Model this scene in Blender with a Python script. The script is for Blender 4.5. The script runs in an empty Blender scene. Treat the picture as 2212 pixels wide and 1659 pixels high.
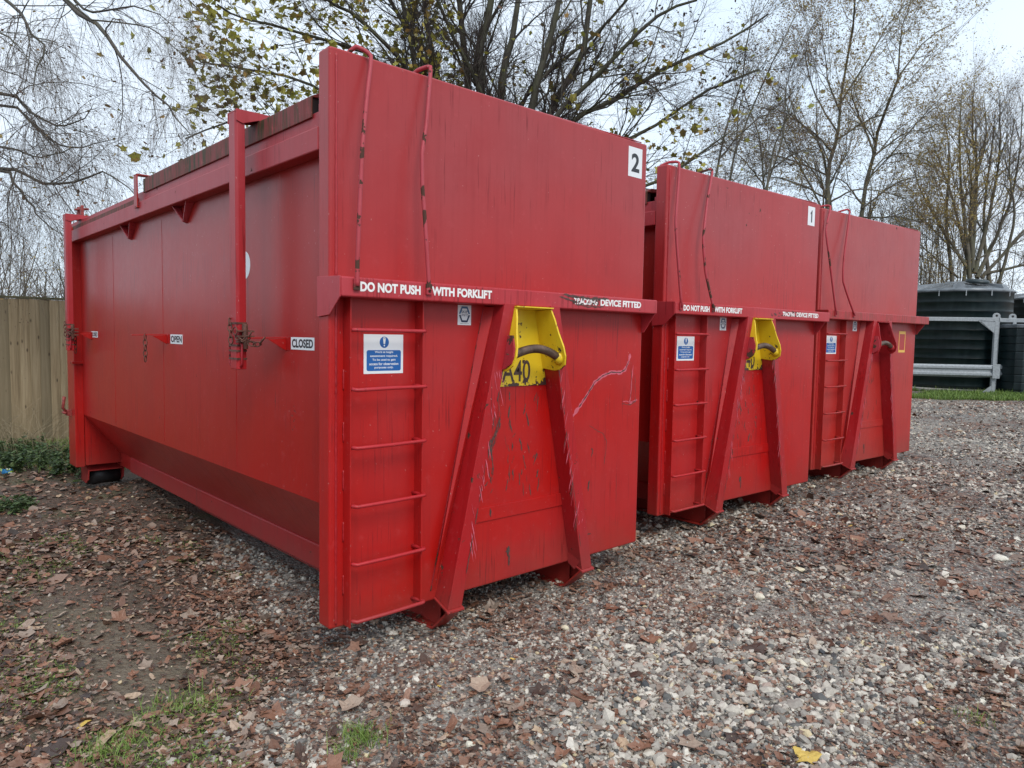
import bpy, math, random
import numpy as np
from mathutils import Vector, Matrix

SC = bpy.context.scene
COL = SC.collection
rng = np.random.default_rng(7)
random.seed(5)

# ------------------------------------------------------------------ camera
F_PX, IMG_W, IMG_CX, IMG_CY = 1561.32, 2212.0, 1106.0, 829.5
FW = Vector((0.6750286, 0.7349390, -0.0648146))
RT = Vector((0.7371199, -0.6755542, 0.0167535))
UP = Vector((0.0314730, 0.0590852, 0.9977567))
EYE = Vector((-1.711185, -3.172636, 1.652559))
cam_d = bpy.data.cameras.new('camera')
cam = bpy.data.objects.new('camera', cam_d)
COL.objects.link(cam)
cam_d.sensor_width = 36.0
cam_d.lens = 36.0 * F_PX / IMG_W
cam_d.clip_start = 0.05
cam_d.clip_end = 2000
M = Matrix(((RT.x, UP.x, -FW.x, EYE.x), (RT.y, UP.y, -FW.y, EYE.y), (RT.z, UP.z, -FW.z, EYE.z), (0, 0, 0, 1)))
cam.matrix_world = M
SC.camera = cam

def at(x, y, depth):
    """world point seen at a photo position, at a given distance along the view"""
    p = EYE + FW * depth + RT * ((x - IMG_CX) / F_PX * depth) - UP * ((y - IMG_CY) / F_PX * depth)
    return (p.x, p.y, p.z)

# ------------------------------------------------------------------ light
SC.render.engine = 'CYCLES'
SC.view_settings.view_transform = 'Standard'
SC.view_settings.look = 'None'
SC.view_settings.gamma = 1.0
SC.view_settings.exposure = 0.42
SUN_EL, SUN_AZ = math.radians(46), math.radians(200)      # azimuth from +Y clockwise
world = bpy.data.worlds.new('World')
SC.world = world
world.use_nodes = True
wn, wl = world.node_tree.nodes, world.node_tree.links
wn.clear()
w_out = wn.new('ShaderNodeOutputWorld')
w_bg = wn.new('ShaderNodeBackground')
w_bg.inputs['Strength'].default_value = 0.1
w_sky = wn.new('ShaderNodeTexSky')
w_sky.sky_type = 'NISHITA'
w_sky.sun_disc = False
w_sky.sun_elevation = SUN_EL
w_sky.sun_rotation = SUN_AZ
w_tc = wn.new('ShaderNodeTexCoord')
w_no = wn.new('ShaderNodeTexNoise')
w_no.inputs['Scale'].default_value = 1.6
w_no.inputs['Detail'].default_value = 4
w_no.inputs['Roughness'].default_value = 0.45
w_rm = wn.new('ShaderNodeValToRGB')
w_rm.color_ramp.elements[0].position = 0.35
w_rm.color_ramp.elements[0].color = (6.5, 7.9, 9.4, 1)
w_rm.color_ramp.elements[1].position = 0.66
w_rm.color_ramp.elements[1].color = (8.0, 8.9, 9.9, 1)
w_mx = wn.new('ShaderNodeMix')
w_mx.data_type = 'RGBA'
w_mx.inputs[0].default_value = 0.90
wl.new(w_tc.outputs['Generated'], w_no.inputs['Vector'])
wl.new(w_no.outputs['Fac'], w_rm.inputs[0])
wl.new(w_sky.outputs[0], w_mx.inputs[6])
wl.new(w_rm.outputs[0], w_mx.inputs[7])
wl.new(w_mx.outputs[2], w_bg.inputs['Color'])
wl.new(w_bg.outputs[0], w_out.inputs[0])
sd = bpy.data.lights.new('sun', 'SUN')
sd.energy = 1.5
sd.angle = math.radians(25)
sd.color = (1.0, 0.95, 0.88)
sun = bpy.data.objects.new('sun', sd)
COL.objects.link(sun)
sdir = Vector((math.sin(SUN_AZ) * math.cos(SUN_EL), math.cos(SUN_AZ) * math.cos(SUN_EL), math.sin(SUN_EL)))
sun.rotation_euler = sdir.to_track_quat('Z', 'Y').to_euler()
sun.location = (0, -5, 12)

# ------------------------------------------------------------------ helpers
def tag(o, label=None, cat=None, group=None, kind=None):
    if label: o['label'] = label
    if cat: o['category'] = cat
    if group: o['group'] = group
    if kind: o['kind'] = kind
    return o

def empty(name, loc=(0, 0, 0), rz=0.0):
    o = bpy.data.objects.new(name, None)
    COL.objects.link(o)
    o.location = loc
    o.rotation_euler = (0, 0, rz)
    o.empty_display_size = 0.2
    return o

class MB:
    """collects shapes for one mesh"""
    def __init__(s):
        s.v = []; s.f = []; s.sm = []
    def add(s, vs, fs, smooth=False):
        n = len(s.v)
        s.v.extend([tuple(map(float, p)) for p in vs])
        s.f.extend([tuple(n + i for i in f) for f in fs])
        s.sm.extend([smooth] * len(fs))
        return s
    def box(s, x0, x1, y0, y1, z0, z1):
        vs = [(x, y, z) for z in (z0, z1) for y in (y0, y1) for x in (x0, x1)]
        return s.add(vs, [(0, 2, 3, 1), (4, 5, 7, 6), (0, 1, 5, 4), (2, 6, 7, 3), (0, 4, 6, 2), (1, 3, 7, 5)])
    def prism(s, pts, axis, a, b):
        """polygon in the plane across axis (x: (y,z), y: (x,z), z: (x,y)), extruded a..b"""
        def mk(p, t):
            return {'x': (t, p[0], p[1]), 'y': (p[0], t, p[1]), 'z': (p[0], p[1], t)}[axis]
        n = len(pts)
        vs = [mk(p, a) for p in pts] + [mk(p, b) for p in pts]
        fs = [tuple(range(n))[::-1], tuple(range(n, 2 * n))]
        fs += [(i, (i + 1) % n, n + (i + 1) % n, n + i) for i in range(n)]
        return s.add(vs, fs)
    def hexa(s, bot, top):
        """8-corner solid from two quads"""
        vs = list(bot) + list(top)
        return s.add(vs, [(3, 2, 1, 0), (4, 5, 6, 7), (0, 1, 5, 4), (1, 2, 6, 5), (2, 3, 7, 6), (3, 0, 4, 7)])
    def tube(s, pts, r, k=8, closed=False, cap=True):
        pts = [Vector(p) for p in pts]
        n = len(pts)
        rs = r if hasattr(r, '__len__') else [r] * n
        vs = []
        t0 = (pts[1] - pts[0]).normalized()
        nrm = t0.orthogonal().normalized()
        for i, p in enumerate(pts):
            if closed: t = (pts[(i + 1) % n] - pts[i - 1]).normalized()
            elif i == 0: t = t0
            elif i == n - 1: t = (pts[-1] - pts[-2]).normalized()
            else: t = ((pts[i + 1] - p).normalized() + (p - pts[i - 1]).normalized()).normalized()
            nrm = (nrm - t * nrm.dot(t)).normalized()
            b = t.cross(nrm)
            for j in range(k):
                a = 2 * math.pi * j / k
                vs.append(p + (nrm * math.cos(a) + b * math.sin(a)) * rs[i])
        fs = []
        m = n if closed else n - 1
        for i in range(m):
            for j in range(k):
                a0 = i * k + j; a1 = i * k + (j + 1) % k
                b0 = ((i + 1) % n) * k + j; b1 = ((i + 1) % n) * k + (j + 1) % k
                fs.append((a0, a1, b1, b0))
        if cap and not closed:
            fs.append(tuple(range(k))[::-1])
            fs.append(tuple((n - 1) * k + j for j in range(k)))
        return s.add(vs, fs, True)
    def lathe(s, prof, c=(0, 0), k=48):
        vs = []
        for r, z in prof:
            for j in range(k):
                a = 2 * math.pi * j / k
                vs.append((c[0] + r * math.cos(a), c[1] + r * math.sin(a), z))
        fs = []
        for i in range(len(prof) - 1):
            for j in range(k):
                fs.append((i * k + j, i * k + (j + 1) % k, (i + 1) * k + (j + 1) % k, (i + 1) * k + j))
        return s.add(vs, fs, True)
    def build(s, name, mat, parent=None, bevel=0.0, seg=2, label=None):
        me = bpy.data.meshes.new(name)
        me.from_pydata(s.v, [], s.f)
        me.polygons.foreach_set('use_smooth', s.sm)
        me.update()
        me.materials.append(mat)
        o = bpy.data.objects.new(name, me)
        COL.objects.link(o)
        if parent: o.parent = parent
        if bevel:
            b = o.modifiers.new('bevel', 'BEVEL')
            b.width = bevel; b.segments = seg; b.limit_method = 'ANGLE'; b.angle_limit = math.radians(35)
        if label: o['label'] = label
        return o

def np_mesh(name, V, quads=None, tris=None, mats=(), parent=None, tone=None, smooth=False, mat_idx=None):
    me = bpy.data.meshes.new(name)
    V = np.asarray(V, np.float32)
    nq = 0 if quads is None else len(quads)
    nt = 0 if tris is None else len(tris)
    me.vertices.add(len(V))
    me.vertices.foreach_set('co', V.ravel())
    loops = []; starts = []
    if nq:
        loops.append(np.asarray(quads, np.int32).ravel()); starts.append(np.arange(nq) * 4)
    if nt:
        loops.append(np.asarray(tris, np.int32).ravel()); starts.append(nq * 4 + np.arange(nt) * 3)
    L = np.concatenate(loops); S = np.concatenate(starts).astype(np.int32)
    me.loops.add(len(L)); me.loops.foreach_set('vertex_index', L)
    me.polygons.add(nq + nt)
    me.polygons.foreach_set('loop_start', S)
    if mat_idx is not None: me.polygons.foreach_set('material_index', np.asarray(mat_idx, np.int32))
    me.polygons.foreach_set('use_smooth', np.full(nq + nt, bool(smooth)))
    me.update(calc_edges=True)
    if tone is not None:
        a = me.attributes.new('tone', 'FLOAT', 'POINT')
        a.data.foreach_set('value', np.asarray(tone, np.float32))
    for m in mats: me.materials.append(m)
    o = bpy.data.objects.new(name, me)
    COL.objects.link(o)
    if parent: o.parent = parent
    return o

# ------------------------------------------------------------------ material tools
class NT:
    def __init__(s, name):
        s.m = bpy.data.materials.new(name); s.m.use_nodes = True
        s.n, s.l = s.m.node_tree.nodes, s.m.node_tree.links
        s.n.clear()
        s.out = s.n.new('ShaderNodeOutputMaterial')
        s.b = s.n.new('ShaderNodeBsdfPrincipled')
        s.l.new(s.b.outputs[0], s.out.inputs[0])
    def new(s, t, **kw):
        n = s.n.new(t)
        for k, v in kw.items(): setattr(n, k, v)
        return n
    def link(s, a, b): s.l.new(a, b)
    def obj(s):
        return s.new('ShaderNodeTexCoord').outputs['Object']
    def mapped(s, scale=(1, 1, 1), loc=(0, 0, 0), src=None):
        m = s.new('ShaderNodeMapping')
        m.inputs['Scale'].default_value = scale
        m.inputs['Location'].default_value = loc
        s.link(src or s.obj(), m.inputs[0])
        return m.outputs[0]
    def noise(s, vec, scale, detail=3, rough=0.5, dist=0.0):
        n = s.new('ShaderNodeTexNoise')
        n.inputs['Scale'].default_value = scale
        n.inputs['Detail'].default_value = detail
        n.inputs['Roughness'].default_value = rough
        n.inputs['Distortion'].default_value = dist
        s.link(vec, n.inputs['Vector'])
        return n.outputs['Fac']
    def voro(s, vec, scale, feature='F1', out='Distance', rnd=1.0):
        n = s.new('ShaderNodeTexVoronoi'); n.feature = feature
        n.inputs['Scale'].default_value = scale
        n.inputs['Randomness'].default_value = rnd
        s.link(vec, n.inputs['Vector'])
        return n.outputs[out]
    def ramp(s, fac, stops, interp='LINEAR'):
        n = s.new('ShaderNodeValToRGB')
        n.color_ramp.interpolation = interp
        e = n.color_ramp.elements
        while len(e) < len(stops): e.new(0.5)
        for i, (p, c) in enumerate(stops):
            e[i].position = p
            e[i].color = (c, c, c, 1) if not hasattr(c, '__len__') else (*c, 1)
        s.link(fac, n.inputs[0])
        return n.outputs[0]
    def mix(s, fac, a, b, mode='MIX'):
        n = s.new('ShaderNodeMix'); n.data_type = 'RGBA'; n.blend_type = mode
        for i, v in ((0, fac), (6, a), (7, b)):
            if hasattr(v, 'is_linked'): s.link(v, n.inputs[i])
            elif i == 0: n.inputs[0].default_value = v
            else: n.inputs[i].default_value = (*v, 1)
        return n.outputs[2]
    def math(s, op, a, b=0.0, c=None):
        n = s.new('ShaderNodeMath'); n.operation = op
        for i, v in enumerate((a, b) if c is None else (a, b, c)):
            if hasattr(v, 'is_linked'): s.link(v, n.inputs[i])
            else: n.inputs[i].default_value = v
        return n.outputs[0]
    def bump(s, h, strength=0.3, dist=0.01, nrm=None):
        n = s.new('ShaderNodeBump')
        n.inputs['Strength'].default_value = strength
        n.inputs['Distance'].default_value = dist
        s.link(h, n.inputs['Height'])
        if nrm: s.link(nrm, n.inputs['Normal'])
        s.link(n.outputs[0], s.b.inputs['Normal'])
        return n.outputs[0]
    def base(s, c):
        if hasattr(c, 'is_linked'): s.link(c, s.b.inputs['Base Color'])
        else: s.b.inputs['Base Color'].default_value = (*c, 1)
    def rough(s, r):
        if hasattr(r, 'is_linked'): s.link(r, s.b.inputs['Roughness'])
        else: s.b.inputs['Roughness'].default_value = r

def paint(name, base=(0.50, 0.017, 0.019), fade_sheen=(0.31, 0.065, 0.072), fade_sheen_amt=0.35, chips=0.5, rough=0.33,
          grime=0.42, seed=0.0, green=0.0):
    """weathered gloss enamel on steel: faded patches, sky sheen tinted in high up, rain streaks, chips down to brown rust"""
    t = NT(name)
    o = t.mapped(loc=(seed, seed * 0.7, seed * 0.3))
    st = t.mapped(scale=(22, 22, 0.9), loc=(seed, 0, 0))
    big = t.noise(o, 0.9, 3, 0.5)
    streak = t.noise(st, 1.0, 4, 0.6)
    fine = t.noise(o, 14, 5, 0.65)
    # upper part paler: chalked paint, and the sky's reflection put into the colour
    sep = t.new('ShaderNodeSeparateXYZ'); t.link(t.obj(), sep.inputs[0])
    hi = t.ramp(t.math('ADD', sep.outputs[2], t.math('MULTIPLY', big, 0.9)), [(0.0, 0.0), (1.0, 1.0)])
    hm = t.new('ShaderNodeMapRange')
    t.link(t.math('ADD', sep.outputs[2], t.math('MULTIPLY', big, 0.9)), hm.inputs[0])
    hm.inputs[1].default_value = 1.7; hm.inputs[2].default_value = 3.1
    f = t.math('MULTIPLY', t.math('ADD', t.math('MULTIPLY', hm.outputs[0], 0.75), t.ramp(big, [(0.42, 0.0), (0.75, 0.5)])), fade_sheen_amt)
    c = t.mix(f, base, fade_sheen)
    c = t.mix(t.math('MULTIPLY', t.ramp(streak, [(0.5, 0.0), (0.72, 1.0)]), grime * 0.5), c, (0.22, 0.012, 0.014))
    c = t.mix(t.math('MULTIPLY', t.ramp(fine, [(0.58, 0.0), (0.8, 1.0)]), grime * 0.5), c, (0.60, 0.11, 0.12))
    if green:
        g = t.math('MULTIPLY', t.ramp(t.noise(t.mapped(scale=(26, 26, 3.5)), 1.0, 5, 0.7), [(0.42, 0.15), (0.62, 1.0)]), green)
        c = t.mix(g, c, (0.034, 0.042, 0.014))
    run = t.noise(t.mapped(scale=(75, 75, 2.2), loc=(seed, 0, 0)), 1.0, 3, 0.6)
    rm_ = t.ramp(t.noise(o, 2.1, 3, 0.6), [(0.46, 0.0), (0.62, 1.0)])
    c = t.mix(t.math('MULTIPLY', t.math('MULTIPLY', t.ramp(run, [(0.57, 0.0), (0.63, 1.0)]), rm_), 0.65), c, (0.14, 0.007, 0.009))
    spk = t.noise(o, 55, 2, 0.5)
    c = t.mix(t.math('MULTIPLY', t.ramp(spk, [(0.72, 0.0), (0.76, 1.0)]), 0.5), c, (0.55, 0.30, 0.28))
    # dust and splashed mud low down
    lo = t.new('ShaderNodeMapRange'); t.link(t.math('SUBTRACT', sep.outputs[2], t.math('MULTIPLY', t.noise(o, 5, 5, 0.7), 0.55)), lo.inputs[0])
    lo.inputs[1].default_value = 0.22; lo.inputs[2].default_value = -0.12
    c = t.mix(t.math('MULTIPLY', lo.outputs[0], 0.32), c, (0.13, 0.06, 0.045))
    # broad uneven weathering
    c = t.mix(t.math('MULTIPLY', t.ramp(t.noise(o, 2.6, 5, 0.62), [(0.48, 0.0), (0.70, 1.0)]), 0.30), c, (0.30, 0.012, 0.016))
    # chips
    cn = t.noise(o, 9, 6, 0.62)
    cm = t.noise(o, 1.7, 2, 0.5)
    th = 0.735 - 0.045 * chips
    chip = t.ramp(t.math('ADD', cn, t.math('MULTIPLY', t.math('SUBTRACT', cm, 0.5), 0.35)), [(th, 0.0), (th + 0.012, 1.0)])
    c = t.mix(chip, c, (0.075, 0.035, 0.024))
    t.base(c)
    t.rough(t.math('ADD', t.math('MULTIPLY', chip, 0.4), t.math('ADD', rough, t.math('MULTIPLY', fine, 0.12))))
    h = t.math('SUBTRACT', t.math('ADD', t.math('MULTIPLY', t.noise(o, 1.3, 2, 0.4), 6.0), t.math('MULTIPLY', fine, 0.12)), t.math('MULTIPLY', chip, 0.25))
    t.b.inputs['Specular IOR Level'].default_value = 0.32
    t.bump(h, 0.55, 0.004)
    return t.m

RED = {}
for i in range(3):
    fa = (0.6, 0.6, 0.65)[i]
    bs = ((0.435, 0.007, 0.005), (0.435, 0.008, 0.007), (0.42, 0.024, 0.018))[i]
    RED[i] = dict(
        wall=paint('red_paint_wall_%d' % i, base=bs, fade_sheen_amt=fa, chips=-0.35, rough=0.30, seed=i * 3.1),
        side=paint('red_paint_side_%d' % i, base=(0.38, 0.007, 0.005), fade_sheen=(0.29, 0.042, 0.034), fade_sheen_amt=fa * 0.8, chips=0.0, rough=0.27, seed=i * 2.1 + 5),
        trim=paint('red_paint_trim_%d' % i, base=(0.39, 0.010, 0.013), fade_sheen=(0.38, 0.07, 0.085), fade_sheen_amt=fa, chips=0.85, rough=0.36, seed=i * 1.7 + 9),
        bar=paint('red_paint_bar_%d' % i, base=(0.34, 0.018, 0.026), fade_sheen=(0.45, 0.075, 0.095), fade_sheen_amt=0.7, chips=3.6, rough=0.45, seed=i * 1.3 + 2),
        lid=paint('red_paint_lid_%d' % i, base=(0.22, 0.025, 0.025), fade_sheen=(0.28, 0.07, 0.07), fade_sheen_amt=0.7, chips=0.4, rough=0.55, grime=2.0, green=1.0, seed=i + 3),
        beam=paint('red_paint_beam_%d' % i, base=(0.43, 0.014, 0.018), fade_sheen=(0.46, 0.08, 0.10), fade_sheen_amt=fa, chips=0.9, rough=0.36, seed=i * 1.9 + 4, green=(0.0, 0.05, 0.45)[i]),
    )

def simple(name, col, rough=0.5, metal=0.0, var=0.0, scale=8, bump=0.0):
    t = NT(name)
    if var:
        n = t.noise(t.obj(), scale, 5, 0.6)
        d = tuple(max(0, c * (1 - var)) for c in col); l = tuple(min(1, c * (1 + var)) for c in col)
        t.base(t.ramp(n, [(0.3, d), (0.7, l)]))
        if bump: t.bump(n, bump, 0.005)
    else: t.base(col)
    t.rough(rough)
    t.b.inputs['Metallic'].default_value = metal
    return t.m

MAT = {}
MAT['rust'] = simple('rusty_steel', (0.11, 0.045, 0.03), 0.75, 0.0, 0.6, 25, 0.4)
MAT['rust_red'] = simple('rust_and_red_paint', (0.22, 0.03, 0.025), 0.6, 0.0, 0.5, 30, 0.3)
MAT['bar_wear'] = simple('worn_hook_bar', (0.14, 0.085, 0.06), 0.42, 0.5, 0.65, 12, 0.3)
MAT['white'] = simple('white_vinyl', (0.74, 0.76, 0.78), 0.35)
MAT['white_txt'] = simple('white_lettering', (0.80, 0.78, 0.76), 0.45, 0, 0.12, 30)
MAT['black'] = simple('black_lettering', (0.015, 0.016, 0.02), 0.4)
MAT['blue'] = simple('blue_vinyl', (0.008, 0.105, 0.36), 0.35)
MAT['navy'] = simple('navy_vinyl', (0.01, 0.02, 0.07), 0.35)
MAT['midblue'] = simple('mid_blue_vinyl', (0.03, 0.12, 0.27), 0.35)
MAT['tape'] = simple('yellow_tape', (0.72, 0.42, 0.08), 0.5)
MAT['dark'] = simple('dark_gap', (0.012, 0.01, 0.01), 0.7)
MAT['rubber'] = simple('steel_roller', (0.022, 0.022, 0.024), 0.45, 0.3, 0.4, 10)
MAT['pink'] = simple('scuffed_pink_paint', (0.56, 0.10, 0.14), 0.5, 0, 0.2, 30)
MAT['scrape'] = simple('bare_scraped_steel', (0.085, 0.05, 0.042), 0.6, 0.2, 0.5, 40)

def yellow_paint():
    t = NT('chipped_yellow_paint')
    o = t.obj()
    c = t.ramp(t.noise(o, 6, 3), [(0.3, (0.72, 0.48, 0.012)), (0.7, (0.82, 0.60, 0.03))])
    cn = t.math('ADD', t.noise(o, 16, 6, 0.65), t.math('MULTIPLY', t.math('SUBTRACT', t.noise(o, 3.5, 2), 0.5), 0.5))
    sz = t.new('ShaderNodeSeparateXYZ'); t.link(o, sz.inputs[0])
    lowz = t.new('ShaderNodeMapRange'); t.link(sz.outputs[2], lowz.inputs[0]); lowz.inputs[1].default_value = 1.47; lowz.inputs[2].default_value = 1.36
    cn = t.math('ADD', cn, t.math('MULTIPLY', lowz.outputs[0], 0.16))
    chip = t.ramp(cn, [(0.635, 0.0), (0.645, 1.0)])
    c = t.mix(chip, c, (0.06, 0.03, 0.025))
    t.base(c); t.rough(0.42)
    t.bump(t.math('SUBTRACT', 1.0, chip), 0.3, 0.002)
    return t.m
MAT['yellow'] = yellow_paint()

# ------------------------------------------------------------------ lettering
def text_mesh(body, bold=0.0, spacing=1.0, align='CENTER', line=1.0):
    cu = bpy.data.curves.new('lettering', 'FONT')
    cu.body = body; cu.size = 1.0; cu.offset = bold; cu.align_x = align
    cu.space_character = spacing; cu.space_line = line
    cu.resolution_u = 4
    ob = bpy.data.objects.new('lettering', cu)
    COL.objects.link(ob)
    dg = bpy.context.evaluated_depsgraph_get()
    me = bpy.data.meshes.new_from_object(ob.evaluated_get(dg))
    vs = [(v.co.x, v.co.y) for v in me.vertices]
    fs = [tuple(p.vertices) for p in me.polygons]
    bpy.data.objects.remove(ob); bpy.data.curves.remove(cu); bpy.data.meshes.remove(me)
    return vs, fs

def place_flat(vs, a0, a1, z0, z1, fr):
    """fit 2D points into a rectangle a0..a1 (picture-left to right) by z0..z1 of a face; fr maps (a, z) to 3D"""
    xs = [v[0] for v in vs]; ys = [v[1] for v in vs]
    mx, Mx, my, My = min(xs), max(xs), min(ys), max(ys)
    return [fr(a0 + (x - mx) / (Mx - mx) * (a1 - a0), z0 + (y - my) / (My - my) * (z1 - z0)) for x, y in vs]

def front(v):              # faces the front, at depth v
    return lambda a, z: (a, v, z)
def side(u):               # faces left, at u; a is the depth coordinate, larger to picture-left
    return lambda a, z: (u, a, z)

def lettering(body, a0, a1, z0, z1, fr, mat, parent, bold=0.0, name='lettering', spacing=1.0, line=1.0):
    vs, fs = text_mesh(body, bold, spacing, line=line)
    mb = MB(); mb.add(place_flat(vs, a0, a1, z0, z1, fr), fs)
    return mb.build(name, mat, parent)

def plate(a0, a1, z0, z1, fr, back, mat, parent, name, label=None):
    """thin sticker: a plate 1 mm thick; back = frame function of its rear face"""
    mb = MB()
    q = [(a0, z0), (a1, z0), (a1, z1), (a0, z1)]
    mb.hexa([back(*p) for p in q], [fr(*p) for p in q])
    return mb.build(name, mat, parent, label=label)

def flat_poly(pts, fr, mat, parent, name):
    mb = MB(); mb.add([fr(*p) for p in pts], [tuple(range(len(pts)))])
    return mb.build(name, mat, parent)

def circle(a, z, ra, rz, k=28, t0=0, t1=2 * math.pi):
    return [(a + ra * math.cos(t0 + (t1 - t0) * i / k), z + rz * math.sin(t0 + (t1 - t0) * i / k)) for i in range(k)]

def rrect(a0, a1, z0, z1, r):
    s = 1 if a1 > a0 else -1
    pts = []
    for ca, cz, t in ((a1 - s * r, z1 - r, 0), (a0 + s * r, z1 - r, 90), (a0 + s * r, z0 + r, 180), (a1 - s * r, z0 + r, 270)):
        for i in range(5):
            an = math.radians(t + i * 22.5)
            pts.append((ca + s * r * math.cos(an), cz + r * math.sin(an)))
    return pts

def ribbon(pts, w, v, mb, wob=0.0):
    """scratch: thin uneven strip on the front face at depth v"""
    n = len(pts)
    vs = []
    for i, (a, z) in enumerate(pts):
        p0 = pts[max(0, i - 1)]; p1 = pts[min(n - 1, i + 1)]
        dx, dz = p1[0] - p0[0], p1[1] - p0[1]
        L = math.hypot(dx, dz) or 1
        ww = w * (0.35 + 0.65 * random.random()) * (0.3 if i in (0, n - 1) else 1)
        vs.append((a - dz / L * ww, v, z + dx / L * ww))
        vs.append((a + dz / L * ww, v, z - dx / L * ww))
    mb.add(vs, [(2 * i, 2 * i + 1, 2 * i + 3, 2 * i + 2) for i in range(n - 1)])

def blotch(a, z, ra, rz, v, mb, k=14):
    pts = []
    for i in range(k):
        t = 2 * math.pi * i / k; q = 0.45 + 0.75 * random.random()
        pts.append((a + ra * q * math.cos(t), v, z + rz * q * math.sin(t)))
    mb.add([(a, v, z)] + pts, [(0, 1 + i, 1 + (i + 1) % k) for i in range(k)])

def densify(pts, n, jit):
    out = []
    for i in range(len(pts) - 1):
        for j in range(n):
            f = j / n
            out.append((pts[i][0] * (1 - f) + pts[i + 1][0] * f + random.uniform(-jit, jit),
                        pts[i][1] * (1 - f) + pts[i + 1][1] * f + random.uniform(-jit, jit)))
    out.append(pts[-1])
    return out

def weld(pts, r, mat, parent, name='weld_bead', step=0.012):
    """bumpy bead of weld metal along a line"""
    P = []; R = []
    for i in range(len(pts) - 1):
        a, b = Vector(pts[i]), Vector(pts[i + 1])
        n = max(2, int((b - a).length / step))
        for j in range(n):
            P.append(a.lerp(b, j / n)); R.append(r * (0.75 + 0.5 * random.random()))
    P.append(Vector(pts[-1])); R.append(r)
    mb = MB(); mb.tube(P, R, 6)
    return mb.build(name, mat, parent)

def chain(start, n, dirs, size, mat, parent, name='chain'):
    """hanging chain of n oval links"""
    mb = MB()
    p = Vector(start)
    for i in range(n):
        d = Vector(dirs(i)).normalized()
        s = d.orthogonal().normalized()
        if i % 2: s = d.cross(s)
        c = p + d * size * 0.5
        ring = []
        for j in range(12):
            a = 2 * math.pi * j / 12
            ring.append(c + d * (size * 0.62 * math.cos(a)) + s * (size * 0.34 * math.sin(a)))
        mb.tube(ring, size * 0.1, 5, closed=True)
        p = p + d * size * 0.98
    return mb.build(name, mat, parent)

# ------------------------------------------------------------------ ground
def ground_h(x, y):
    x = np.asarray(x, float); y = np.asarray(y, float)
    xp = np.clip(x, 0, 60)
    h = -0.018 + 0.009 * xp + 0.0006 * np.clip(xp, 0, 22) ** 2
    h = h + 0.012 * np.sin(x * 1.3 + 0.7 * y) + 0.010 * np.sin(1.9 * y - 0.8 * x + 1.0)
    h = h + 0.006 * np.sin(4.1 * x + 2.3 * y) + 0.005 * np.sin(5.3 * y - 3.1 * x + 2.0)
    # earth pushed up round the sunken rear roller
    h = h + 0.13 * np.exp(-(((x - 0.75) / 0.45) ** 2 + ((y - 4.9) / 0.7) ** 2))
    h = h + 0.16 * np.exp(-(((x + 0.35) / 0.35) ** 2 + ((y - 6.3) / 0.6) ** 2))
    h = h - 0.05 * np.exp(-(((x - 0.3) / 0.3) ** 2 + ((y - 5.6) / 0.35) ** 2))
    return h

def edge_x(y):
    """x of the line where gravel gives way to earth on the left"""
    y = np.asarray(y, float)
    base = np.interp(y, [-6, -2.5, -0.6, -0.1, 0.3, 1.1, 2.6, 4.4, 8], [-1.6, -1.35, -0.62, -0.32, 0.0, 0.12, 0.35, 1.6, 3.0])
    return base + 0.09 * np.sin(5.1 * y) + 0.05 * np.sin(11.3 * y + 1)

def gravel_mask(x, y):
    return 1 / (1 + np.exp(-(np.asarray(x) - edge_x(y)) / 0.10))

def track(x, y):
    x = np.asarray(x, float); y = np.asarray(y, float)
    c = -0.80 + 0.06 * np.sin(2.2 * y)
    return np.exp(-((x - c) / 0.30) ** 2) * np.exp(-((y - 0.9) / 1.25) ** 4)

def vnoise(x, y, s, seed=0):
    """cheap smooth value noise, vectorised"""
    x = np.asarray(x) * s + seed * 17.3; y = np.asarray(y) * s + seed * 7.7
    xi = np.floor(x); yi = np.floor(y); fx = x - xi; fy = y - yi
    fx = fx * fx * (3 - 2 * fx); fy = fy * fy * (3 - 2 * fy)
    def hsh(a, b):
        q = np.sin(a * 127.1 + b * 311.7 + seed * 74.7) * 43758.5453
        return q - np.floor(q)
    return (hsh(xi, yi) * (1 - fx) + hsh(xi + 1, yi) * fx) * (1 - fy) + (hsh(xi, yi + 1) * (1 - fx) + hsh(xi + 1, yi + 1) * fx) * fy

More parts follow.
